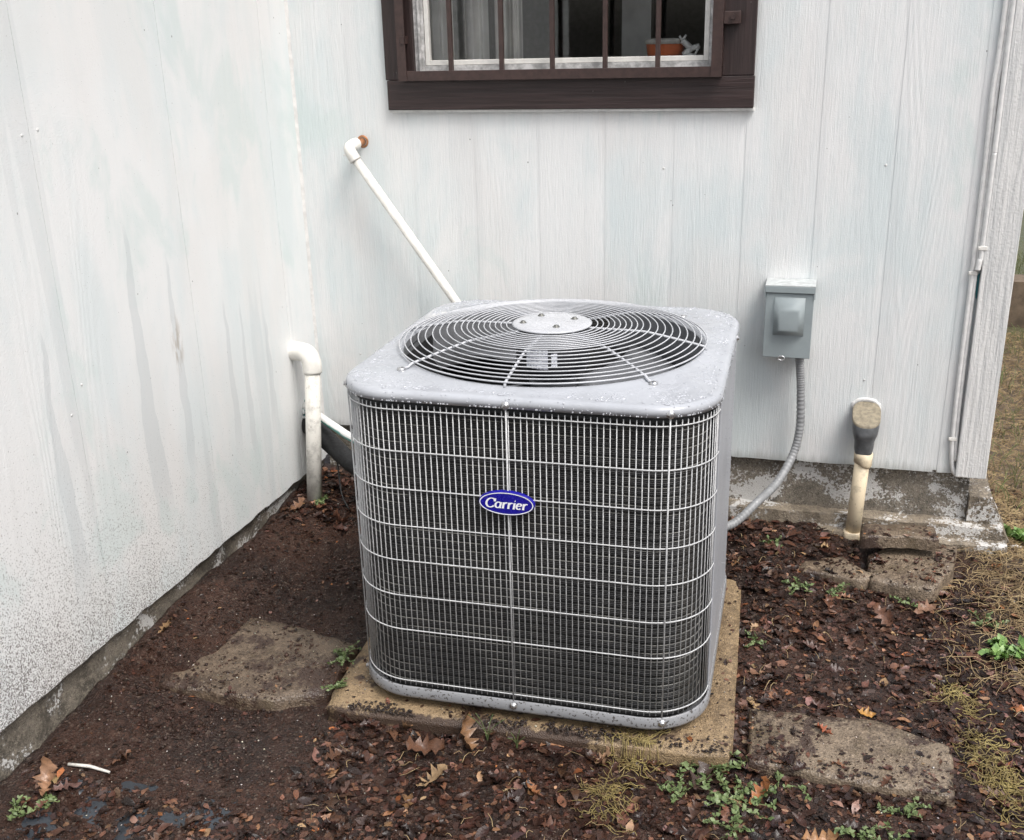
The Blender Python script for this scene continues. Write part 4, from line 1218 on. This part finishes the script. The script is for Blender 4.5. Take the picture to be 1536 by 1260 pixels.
# ------------------------------------------------------------------ stones in the soil
STONES = []
def stone(name, poly, ztop, thick, label, mat, tilt=(0, 0), chip=0.006, seed=0):
    cx_ = sum(p[0] for p in poly) / len(poly); cy_ = sum(p[1] for p in poly) / len(poly)
    bmx = bmesh.new()
    # subdivided outline
    out = []
    for i in range(len(poly)):
        a, b = Vector(poly[i]), Vector(poly[(i + 1) % len(poly)])
        k = max(2, int((b - a).length / 0.018))
        for j in range(k):
            p = a.lerp(b, j / k)
            d = noise.noise_vector(Vector((p.x * 22 + seed, p.y * 22, seed))) * chip
            out.append((p.x + d.x - cx_, p.y + d.y - cy_))
    n_ = len(out)
    rings_ = []
    for f_, z in ((1.02, -thick), (1.0, -thick * 0.35), (0.992, -0.006), (0.965, -0.0005), (0.8, 0), (0.55, 0), (0.28, 0)):
        rings_.append([(x * f_, y * f_, z + tilt[0] * x * f_ + tilt[1] * y * f_ + (0.0025 * fbm(x * f_ + cx_, y * f_ + cy_, 16, 3, seed) if z > -0.01 else 0.005 * fbm(x, y, 25, 2, seed))) for x, y in out])
    m = MB().loft(rings_)
    m.add(rings_[-1], [tuple(range(n_))], True)
    m.add(list(reversed(rings_[0])), [tuple(range(n_))])
    o = m.build(name, mat, None, loc=(cx_, cy_, ztop))
    tag(o, label, 'stone')
    STONES.append((poly, ztop, tilt, (cx_, cy_)))
    return o
stone('flagstone', [(-1.43, 1.815), (-1.44, 2.02), (-1.43, 2.15), (-1.22, 2.13), (-1.04, 2.09), (-1.015, 1.885), (-1.11, 1.822), (-1.26, 1.806)], 0.030, 0.05, 'flat grey flagstone half covered in mud left of the condenser pad', M_['stone_muddy'], seed=1, chip=0.012)
stone('paving_slab', [(-0.062, 1.878), (-0.075, 2.06), (0.20, 2.085), (0.345, 2.03), (0.338, 1.865), (0.10, 1.868)], 0.022, 0.05, 'large worn concrete paver half buried in leaves right of the condenser pad', M_['stone'], (0.0, 0.02), seed=3)
stone('paving_slab', [(0.195, 2.655), (0.19, 2.79), (0.30, 2.86), (0.43, 2.86), (0.405, 2.74), (0.352, 2.625)], 0.078, 0.06, 'grey broken paver lying below the loose block near the beige pipe', M_['stone'], (0.05, 0.08), seed=4)
stone('stone_block', [(0.172, 2.772), (0.172, 2.852), (0.368, 2.872), (0.372, 2.79)], 0.140, 0.036, 'narrow grey stone block resting on the broken paver beside the beige pipe', M_['stone'], (0.02, 0.0), 0.008, seed=5)
stone('paving_slab', [(0.008, 2.69), (0.012, 2.775), (0.12, 2.785), (0.215, 2.68), (0.17, 2.655)], 0.060, 0.05, 'small wedge of paver poking from soil left of the loose block', M_['stone'], (0.05, 0.03), seed=6)

# black plastic showing through the soil
tx = np.linspace(-1.42, -1.04, 40); ty = np.linspace(1.28, 1.52, 30)
tv = [(x, y, ground_h(x, y) - 0.0012 + 0.0075 * fbm(x, y, 15, 4, 3.3)) for y in ty for x in tx]
tf = [(j * 40 + i, j * 40 + i + 1, (j + 1) * 40 + i + 1, (j + 1) * 40 + i) for j in range(29) for i in range(39)]
tp = MB().add(tv, tf, True).build('plastic_sheet', M_['tarp'])
tag(tp, 'dark slate plastic sheet showing through soil and leaves at bottom left', 'plastic sheet')

# ------------------------------------------------------------------ litter
def in_poly(x, y, poly):
    c = False; n_ = len(poly); j = n_ - 1
    for i in range(n_):
        xi, yi = poly[i]; xj, yj = poly[j]
        if (yi > y) != (yj > y) and x < (xj - xi) * (y - yi) / (yj - yi) + xi: c = not c
        j = i
    return c
def surf(x, y):
    h = ground_h(x, y); on = False
    for poly, zt, tl, c in STONES:
        if in_poly(x, y, poly):
            z = zt + tl[0] * (x - c[0]) + tl[1] * (y - c[1])
            if z > h: h = z; on = True
    lx, ly = slab_local(x, y)
    if abs(lx) < 0.45 and abs(ly) < 0.45 and SLZ > h: h = SLZ; on = True
    return h, on
def blocked(x, y):
    if y > WY - 0.03 and x < 0.56: return True
    if x < WX - 0.015: return True
    lx, ly = slab_local(x, y)
    if max(abs(lx), abs(ly)) < 0.37: return True
    return False
OVAL = np.array([(-1, 0, 0), (-.55, .36, .10), (-.55, -.36, .10), (0, .46, .15), (0, 0, 0), (0, -.46, .15), (.55, .30, .10), (.55, -.30, .10), (1.05, 0, 0.02), (-.55, 0, 0), (.55, 0, 0)])
OVAL_F = [(0, 9, 1), (0, 2, 9), (9, 4, 3, 1), (9, 2, 5, 4), (4, 10, 6, 3), (4, 5, 7, 10), (10, 8, 6), (10, 7, 8)]
def oak_template(seed=0):
    rd = random.Random(seed)
    out = []; L_ = 9
    half = [(-1.0, 0.03), (-.80, .10), (-.62, .36), (-.50, .14), (-.25, .50), (-.10, .18), (.15, .58), (.32, .22), (.55, .46), (.68, .22), (.85, .25), (1.0, 0.0)]
    vs_ = [(x, 0, 0) for x, _ in half]
    j = lambda: rd.uniform(-0.07, 0.07)
    up = [(x + j(), y * rd.uniform(0.65, 1.2), abs(y) * rd.uniform(0.1, 0.9)) for x, y in half[:-1]]
    dn = [(x + j(), -y * rd.uniform(0.65, 1.2), abs(y) * rd.uniform(0.1, 0.9)) for x, y in half[:-1]]
    vs_ = [(x, 0.10 * math.sin(x * 1.7 + seed), 0.08 * math.sin(x * 2.3 + seed)) for x, _ in half]
    n_ = len(half); V = vs_ + up + dn; F = []
    for i in range(n_ - 2):
        F.append((i, i + 1, n_ + i + 1, n_ + i)); F.append((i + 1, i, 2 * n_ - 1 + i, 2 * n_ + i))
    F.append((n_ - 2, n_ - 1, n_ + n_ - 2)); F.append((n_ - 1, n_ - 2, 2 * n_ - 1 + n_ - 2))
    return np.array(V), F
OAKS = [oak_template(k) for k in range(9)]
OAK, OAK_F = OAKS[0]
FRAG = np.array([(-1, -.3, 0), (-.3, -.6, .1), (.7, -.4, .0), (1, .3, .15), (.1, .7, 0), (-.8, .35, .12)])
FRAG_F = [(0, 1, 4, 5), (1, 2, 3, 4)]
PAL = [((0.036, 0.0165, 0.0115), 26), ((0.060, 0.027, 0.018), 22), ((0.017, 0.0088, 0.0068), 28), ((0.105, 0.049, 0.032), 13), ((0.155, 0.076, 0.048), 7), ((0.23, 0.12, 0.065), 3.2), ((0.20, 0.115, 0.090), 4), ((0.32, 0.20, 0.115), 1.6), ((0.060, 0.040, 0.036), 5), ((0.32, 0.12, 0.045), 1.0)]
pw = np.array([p[1] for p in PAL], float); pw /= pw.sum()
def leaf_instance(T, pos, size, yaw, tiltx, tilty, curl):
    V = (T + rng.normal(0, 0.055, T.shape) * np.array((1, 1, 1.6))) * size
    V[:, 2] += curl * size * (T[:, 0] ** 2) * 0.5 + curl * 0.6 * size * (T[:, 1] ** 2)
    cx, sx, cy, sy, cz, sz = math.cos(tiltx), math.sin(tiltx), math.cos(tilty), math.sin(tilty), math.cos(yaw), math.sin(yaw)
    Rm = np.array([[cz, -sz, 0], [sz, cz, 0], [0, 0, 1]]) @ np.array([[cy, 0, sy], [0, 1, 0], [-sy, 0, cy]]) @ np.array([[1, 0, 0], [0, cx, -sx], [0, sx, cx]])
    V = V @ Rm.T
    lo = V[:, 2].min()
    V[:, 2] -= lo * 0.75
    return V + np.array(pos)
def litter(name, items, mat, label=None, cat=None):
    V = []; F = []; Cc = []
    for (T, TF, pos, size, yaw, a, b, curl, col) in items:
        base = len(V)
        q = leaf_instance(T, pos, size, yaw, a, b, curl)
        V.extend(map(tuple, q)); F.extend(tuple(i + base for i in f) for f in TF)
        Cc.extend([(*col, 1.0)] * len(q))
    me = bpy.data.meshes.new(name)
    me.from_pydata(V, [], F)
    at = me.attributes.new('tint', 'FLOAT_COLOR', 'POINT')
    at.data.foreach_set('color', np.array(Cc, np.float32).ravel())
    me.materials.append(mat)
    me.polygons.foreach_set('use_smooth', [True] * len(F))
    o = link_mesh(name, me)
    if label: tag(o, label, cat)
    return o
def density(x, y):
    d = 0.85
    if x < -0.98 and y > 1.70: d = 0.22                      # trodden mud left of the pad
    if x < -0.95 and 1.50 < y < 1.80: d = 0.45
    if x < -1.36 and y > 1.9: d = 0.55
    if y > 2.62 and x < -0.98: d = 0.8
    if x < -1.05 and y < 1.55: d = 0.55
    if -1.40 < x < -1.06 and 1.30 < y < 1.52: d = 0.5
    if x > 0.42 and y > 2.45: d = 0.35
    if 0.0 < x < 0.22 and 2.15 < y < 2.5: d = 0.55
    d += 0.55 * fbm(x, y, 5, 4, 8.0)
    return d
def vary(col):
    k = random.uniform(0.40, 1.45); return tuple(min(1, c * k * random.uniform(0.92, 1.08)) for c in col)
items = []
tries = 0
while len(items) < 36000 and tries < 200000:
    tries += 1
    x = random.uniform(-1.52, 1.15); y = random.uniform(1.2, 3.4)
    if abs(x + 0.27 * y) > 0.60 * y + 0.25: continue
    if blocked(x, y) or random.random() > density(x, y): continue
    h, on = surf(x, y)
    lx, ly = slab_local(x, y)
    if on and random.random() > (0.07 if max(abs(lx), abs(ly)) < 0.46 else 0.5 + 0.9 * fbm(x, y, 8, 3, 2.2)): continue
    big = random.random()
    if big < 0.85: T, TF, sz = FRAG, FRAG_F, random.uniform(0.0025, 0.0095)
    elif big < 0.975: T, TF, sz = OVAL, OVAL_F, random.uniform(0.009, 0.021)
    else: (T, TF), sz = random.choice(OAKS), random.uniform(0.014, 0.030)
    if on: sz *= 0.7
    if x < -0.98 and 1.5 < y < 2.55:
        if T is not FRAG and random.random() < 0.75: T, TF = FRAG, FRAG_F
        sz = min(sz, 0.010) * 0.75
    col = vary(PAL[rng.choice(len(PAL), p=pw)][0])
    if x < -0.98 and 1.5 < y < 2.55 and random.random() < 0.8: col = vary((0.030, 0.0145, 0.0100))
    items.append((T, TF, (x, y, h + random.uniform(-0.002, 0.002)), sz, random.uniform(0, 2 * PI), random.gauss(0, 0.14), random.gauss(0, 0.14), random.gauss(0.08, 0.4), col))
lit = litter('leaf_litter', items, M_['leaf'])
tag(lit, 'wet brown leaf litter scattered over the dark soil', 'leaf litter', kind='stuff')

# single dry leaves that stand out
DRY = [
 ((-0.678, 1.673), 0.042, (0.30, 0.20, 0.11), 0.6, 'pale tan oak leaf lying flat in front of the condenser pad'),
 ((-0.665, 1.800), 0.052, (0.21, 0.115, 0.060), 2.1, 'upright curled brown oak leaf just in front of the condenser pad'),
 ((-0.735, 1.755), 0.058, (0.13, 0.065, 0.040), 0.2, 'large dark curled leaf in the brown leaf pile before the pad'),
 ((-0.800, 1.812), 0.034, (0.26, 0.155, 0.085), 1.4, 'small tan leaf standing on edge against the pad front'),
 ((-0.355, 1.815), 0.030, (0.27, 0.165, 0.10), 1.2, 'small light brown leaf beside the yellow vine tangle'),
 ((-0.155, 1.800), 0.050, (0.055, 0.034, 0.026), 1.5, 'glossy dark brown leaf among the green weeds'),
 ((-0.030, 1.800), 0.038, (0.33, 0.13, 0.05), 0.9, 'rusty orange leaf beside the corner of the condenser pad'),
 ((0.172, 2.120), 0.026, (0.42, 0.22, 0.06), 0.2, 'bright yellow orange leaf lying on the large paver'),
 ((0.085, 2.005), 0.024, (0.32, 0.10, 0.05), 2.6, 'small reddish leaf on the left part of the large paver'),
 ((-1.025, 1.985), 0.045, (0.24, 0.12, 0.065), 0.4, 'brown oak leaf on the flagstone next to the pad corner'),
 ((-1.490, 1.960), 0.030, (0.24, 0.15, 0.08), 1.2, 'tan leaf leaning near the foot of the left wall'),
 ((0.325, 2.575), 0.046, (0.23, 0.13, 0.085), 0.8, 'pinkish brown leaf below the broken paver'),
 ((0.230, 2.530), 0.044, (0.17, 0.085, 0.055), 2.2, 'wide brown leaf lying between pavers and right weeds'),
 ((0.085, 1.700), 0.042, (0.36, 0.20, 0.10), 0.1, 'long orange tan leaf at the bottom edge right of centre'),
 ((0.225, 1.665), 0.030, (0.36, 0.19, 0.07), 1.9, 'bright tan leaf at the bottom right of the picture'),
 ((-1.440, 1.440), 0.045, (0.28, 0.155, 0.09), 2.0, 'light brown leaf in the litter at the far lower left'),
 ((-1.350, 1.555), 0.036, (0.15, 0.075, 0.045), 1.1, 'dark red-brown leaf near the white strip on the left soil'),
 ((-1.470, 2.640), 0.040, (0.20, 0.105, 0.06), 1.1, 'brown leaf propped against the left foundation near the drain pipe'),
 ((-1.350, 2.640), 0.046, (0.15, 0.07, 0.045), 2.9, 'broad brown leaf in the heap behind the drain pipe'),
 ((-0.480, 1.700), 0.030, (0.30, 0.13, 0.06), 2.4, 'small orange leaf in front of the condenser centre'),
]
for (xy, sz, col, yaw, lab) in DRY:
    h, on = surf(*xy)
    o = litter('fallen_leaf', [(*random.choice(OAKS), (0, 0, 0), sz * 0.85, yaw, random.gauss(0.15, 0.4), random.gauss(-0.15, 0.35), random.uniform(0.5, 1.5), col)], M_['leaf'], lab, 'leaf')
    o.location = (xy[0], xy[1], h + 0.005)
    o['group'] = 'dry leaves that stand out from the litter'

# grit and small pale pebbles
items = []
PEB = np.array([(-1, 0, 0), (0, -.8, 0), (1, 0, 0), (0, .8, 0), (0, 0, .7), (0, 0, -.6)]); PEB_F = [(0, 1, 4), (1, 2, 4), (2, 3, 4), (3, 0, 4), (1, 0, 5), (2, 1, 5), (3, 2, 5), (0, 3, 5)]
while len(items) < 3800:
    x = random.uniform(-1.5, 0.9); y = random.uniform(1.2, 3.2)
    if blocked(x, y): continue
    h, on = surf(x, y)
    c = random.choice(((0.30, 0.26, 0.21), (0.20, 0.16, 0.13), (0.45, 0.42, 0.38), (0.12, 0.09, 0.08), (0.06, 0.05, 0.05), (0.14, 0.10, 0.08)))
    items.append((PEB, PEB_F, (x, y, h + 0.0006), random.uniform(0.0010, 0.0030), random.uniform(0, 6), 0, 0, 0, vary(c)))
CLOD = PEB * np.array((1, 1, 0.8))
for k in range(5200):                                   # clods of wet earth
    x = random.uniform(-1.5, -0.95) if random.random() < 0.75 else random.uniform(-0.95, 0.45); y = random.uniform(1.25, 2.75)
    if blocked(x, y) or fbm(x, y, 7, 3, 3.9) < -0.1: continue
    h, on = surf(x, y)
    lx, ly = slab_local(x, y)
    if max(abs(lx), abs(ly)) < 0.46: continue
    items.append((CLOD, PEB_F, (x, y, h - 0.0005), min(0.008, 0.0018 + abs(random.gauss(0, 0.0022))), random.uniform(0, 6), random.gauss(0, .3), random.gauss(0, .3), 0, vary((0.044, 0.0205, 0.0135))))
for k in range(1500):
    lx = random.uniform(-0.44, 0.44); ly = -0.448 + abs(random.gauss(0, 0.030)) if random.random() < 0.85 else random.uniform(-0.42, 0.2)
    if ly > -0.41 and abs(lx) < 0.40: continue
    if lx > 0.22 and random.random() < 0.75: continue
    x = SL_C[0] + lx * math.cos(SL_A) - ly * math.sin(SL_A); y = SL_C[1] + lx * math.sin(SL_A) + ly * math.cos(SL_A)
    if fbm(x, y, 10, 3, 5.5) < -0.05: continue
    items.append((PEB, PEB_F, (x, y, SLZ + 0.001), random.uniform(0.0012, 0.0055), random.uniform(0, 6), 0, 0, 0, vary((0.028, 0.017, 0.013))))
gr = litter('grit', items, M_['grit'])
tag(gr, 'pale grit and crumbs sprinkled over the soil', 'grit', kind='stuff')

# straw and pine needles
def strands(name, pts_list, r, mat):
    vs_ = []; fs = []
    for P in pts_list:
        b = len(vs_)
        for i, p in enumerate(P):
            t = (P[min(i + 1, len(P) - 1)] - P[max(i - 1, 0)]).normalized()
            sd = t.cross(UP);
            if sd.length < 1e-4: sd = Vector((1, 0, 0))
            sd.normalize(); u_ = sd.cross(t)
            vs_ += [p + sd * r, p - sd * r * 0.5 + u_ * r * 0.87, p - sd * r * 0.5 - u_ * r * 0.87]
        for i in range(len(P) - 1):
            for k in range(3):
                k2 = (k + 1) % 3
                fs.append((b + i * 3 + k, b + i * 3 + k2, b + i * 3 + 3 + k2, b + i * 3 + 3 + k))
    return MB().add(vs_, fs, True).build(name, mat)
SL = []
while len(SL) < 8500:
    zone = random.random()
    if zone < 0.45: x, y = random.uniform(0.50, 1.15), random.uniform(2.85, 5.4)
    elif zone < 0.80: x, y = random.uniform(0.36, 1.0), random.uniform(2.30, 3.4)
    else: x, y = random.uniform(-1.5, 0.6), random.uniform(1.2, 2.9)
    if zone < 0.80 and (x < 0.47 + 0.25 * max(0, 2.9 - y) * random.random() and y < 3.0 and random.random() < 0.6): continue
    if blocked(x, y) or (y > 2.9 and x < 0.57): continue
    if zone >= 0.80 and (random.random() < 0.80 or x < -0.9): continue
    h, on = surf(x, y)
    if on: continue
    a = random.uniform(0, 2 * PI); ln = random.uniform(0.02, 0.085) * (1 if zone < .8 else 0.55); cv_ = random.gauss(0, 0.45)
    P = []
    for k in range(4):
        t = k / 3 - 0.5
        P.append(Vector((x + math.cos(a + cv_ * t) * ln * t, y + math.sin(a + cv_ * t) * ln * t, h + 0.003 + random.uniform(0, 0.010) + 0.006 * (1 - 4 * t * t))))
    SL.append(P)
stw = strands('straw', SL, 0.0007, M_['straw'])
tag(stw, 'dry straw and pine needles strewn round the house corner', 'straw', kind='stuff')
# far grass tufts seen past the corner board
SL = []
for k in range(3800):
    x, y = random.uniform(0.55, 1.9), random.uniform(3.2, 7.5)
    if 5.5 < y < 5.75: continue
    h = ground_h(x, y); a = random.uniform(0, 2 * PI); ln = random.uniform(0.02, 0.07) * (1.6 if y > 5.7 else 1)
    lean = random.uniform(0.1, 0.8)
    SL.append([Vector((x, y, h)), Vector((x + math.cos(a) * lean * ln * .5, y + math.sin(a) * lean * ln * .5, h + ln * .6)), Vector((x + math.cos(a) * lean * ln * 1.2, y + math.sin(a) * lean * ln * 1.2, h + ln * .9))])
gs = strands('grass', SL, 0.0013, M_['stem'])
tag(gs, 'thin green and tan grass growing beyond the house corner', 'grass', kind='stuff')

# ------------------------------------------------------------------ weeds
LEAF4 = np.array([(0, 0, 0), (.5, .33, .06), (.5, -.33, .06), (1, 0, 0.0), (.5, 0, 0)])
LEAF4_F = [(0, 4, 1), (0, 2, 4), (4, 3, 1), (4, 2, 3)]
def weed(x, y, spread, nst, lsz, label, mat='green', up=0.6, name='weed'):
    if name == 'weed': lsz *= 0.68; nst = int(nst * 1.15)
    h, on = surf(x, y)
    o = empty(name, (x, y, h))
    tag(o, label, 'weed', 'small green weeds in the soil')
    SLs = []; V = []; F = []
    for k in range(nst):
        a = random.uniform(0, 2 * PI); ln = spread * random.uniform(0.5, 1.15); rise = up * random.uniform(0.4, 1.1)
        P = [Vector((0, 0, -0.002))]
        aa = a
        for j in range(1, 6):
            t = j / 5; aa += random.gauss(0, 0.25)
            P.append(P[-1] + Vector((math.cos(aa) * ln / 5, math.sin(aa) * ln / 5, rise * ln / 5 * (1.5 - 1.7 * t))))
        for p in P: p.z = max(p.z, 0.003)
        P[0].z = -0.003
        SLs.append(P)
        for j in range(1, 6):
            for q in range(random.choice((2, 3, 4, 5))):
                base = len(V)
                V.extend(map(tuple, leaf_instance(LEAF4, tuple(P[j] + Vector((0, 0, 0.001))), lsz * random.uniform(0.45, 1.35), random.uniform(0, 2 * PI), random.gauss(0, 0.4), random.gauss(-0.35, 0.35), 0.1)))
                F.extend(tuple(i + base for i in f) for f in LEAF4_F)
    st = strands('stem', SLs, 0.0011, M_['stem']); st.parent = o
    MB().add(V, F, True).build('foliage', M_[mat], o)
    return o
weed(-0.135, 1.845, 0.085, 9, 0.020, 'leafy green weed clump at the front right corner of the condenser pad')
weed(-0.075, 1.775, 0.085, 10, 0.018, 'spreading green weed patch just below the pad corner')
weed(-0.185, 1.765, 0.065, 6, 0.016, 'low green weed left of the pad corner patch')
weed(-0.075, 1.690, 0.06, 6, 0.015, 'green weed lowest of those before the pad corner')
weed(0.000, 1.835, 0.07, 4, 0.018, 'thin weed sprig in front of the large paver edge')
weed(0.240, 1.815, 0.05, 6, 0.015, 'small green weed below the middle of the large paver')
weed(0.150, 1.735, 0.07, 6, 0.016, 'sparse weed near the bottom edge under the large paver')
weed(0.215, 1.700, 0.06, 6, 0.015, 'green weed at bottom edge right of the orange leaf')
weed(0.018, 2.610, 0.055, 6, 0.015, 'pale green weed between condenser and small paver wedge')
weed(0.087, 2.600, 0.055, 5, 0.014, 'pale weed right of its neighbour below the paver wedge')
weed(-0.062, 2.780, 0.05, 4, 0.015, 'weed sprig behind the condenser pad near the conduit')
weed(-0.080, 2.375, 0.04, 6, 0.014, 'small green weed touching the right edge of the condenser pad')
weed(0.290, 2.600, 0.045, 4, 0.014, 'tiny weed below the broken paver')
weed(-1.045, 2.010, 0.06, 7, 0.015, 'green weed against the left edge of the condenser pad')
weed(-1.000, 1.885, 0.03, 7, 0.011, 'little weed tuft at the left front corner of the pad')
weed(-1.420, 1.405, 0.05, 5, 0.014, 'pale weed in litter at the lower left')
weed(-1.440, 1.345, 0.04, 5, 0.014, 'weed at the very lower left corner of the picture')
weed(-1.430, 2.700, 0.035, 4, 0.018, 'pale sprig on soil beside the drain pipe foot')
weed(0.470, 2.560, 0.05, 6, 0.016, 'small weed above the broad-leaved plant at right edge')
weed(0.510, 2.440, 0.06, 9, 0.026, 'broad-leaved bright green plant at the right edge', 'green_bright', 1.0, 'leafy_plant')
weed(0.605, 3.02, 0.05, 7, 0.028, 'green leafy plant by the foundation corner at right edge', 'green_bright', 1.0, 'leafy_plant')

def tangle(cx, cy, rx, ry, n_, label, ang=0.0, r=0.0013):
    r *= 0.72
    SLs = []
    for k in range(n_):
        u_, v_ = random.gauss(0, 0.45), random.gauss(0, 0.45)
        x = cx + u_ * rx * math.cos(ang) - v_ * ry * math.sin(ang); y = cy + u_ * rx * math.sin(ang) + v_ * ry * math.cos(ang)
        a = random.uniform(0, 2 * PI); P = []
        for j in range(9):
            z = surf(x, y)[0] + 0.004 + 0.014 * abs(noise.noise((x * 60, y * 60, k * 0.3)))
            P.append(Vector((x, y, z)))
            a += random.gauss(0, 0.65); x += math.cos(a) * 0.008; y += math.sin(a) * 0.008
        SLs.append(P)
    o = strands('vine_tangle', SLs, r, M_['vine'])
    tag(o, label, 'vine', 'yellow vine tangles')
tangle(-0.300, 1.850, 0.05, 0.035, 60, 'yellow green vine tangle at the front edge of the condenser pad')
tangle(-0.325, 1.710, 0.04, 0.09, 70, 'thin yellow vine tangle straggling below the pad in the foreground', r=0.0010)
tangle(0.375, 2.240, 0.04, 0.06, 60, 'small yellow vine clump right of the large paver')
tangle(0.430, 1.980, 0.045, 0.16, 170, 'long yellow vine tangle along the right edge in the foreground', 0.12)
# grass blades in front of the pad
def blades(x, y, n_, ln, label):
    h, _ = surf(x, y)
    SLs = []
    for k in range(n_):
        a = random.uniform(0, 2 * PI); l_ = ln * random.uniform(0.6, 1.2); le = random.uniform(0.2, 0.8)
        SLs.append([Vector((0, 0, -0.002))] + [Vector((math.cos(a) * le * l_ * t * t, math.sin(a) * le * l_ * t * t, l_ * t)) for t in (0.35, 0.7, 1.0)])
    o = strands('grass_tuft', SLs, 0.0010, M_['green']); o.location = (x, y, h)
    tag(o, label, 'grass', 'thin grass tufts')
blades(-0.612, 1.815, 5, 0.06, 'thin grass blades standing in front of the pad left of centre')
blades(-0.545, 1.812, 7, 0.05, 'thin grass tuft standing in front of the pad near the centre')
# litter sticks
for (a, b, r, lab, nm, mt) in (((-1.44, 1.505), (-1.355, 1.525), 0.0035, 'thin white stick lying on soil at the lower left', 'white_stick', 'pvc_old'),
                               ((0.58, 2.95), (0.61, 2.965), 0.004, 'short white plastic stick lying by the foundation corner', 'white_stick', 'white')):
    za, zb = surf(*a)[0] + .006, surf(*b)[0] + .006
    o = MB().tube([(a[0], a[1], za), ((a[0] + b[0]) / 2, (a[1] + b[1]) / 2 + .004, (za + zb) / 2 + .002), (b[0], b[1], zb)], [r, r * 1.1, r * .8], 7).build(nm, M_[mt])
    tag(o, lab, 'stick')
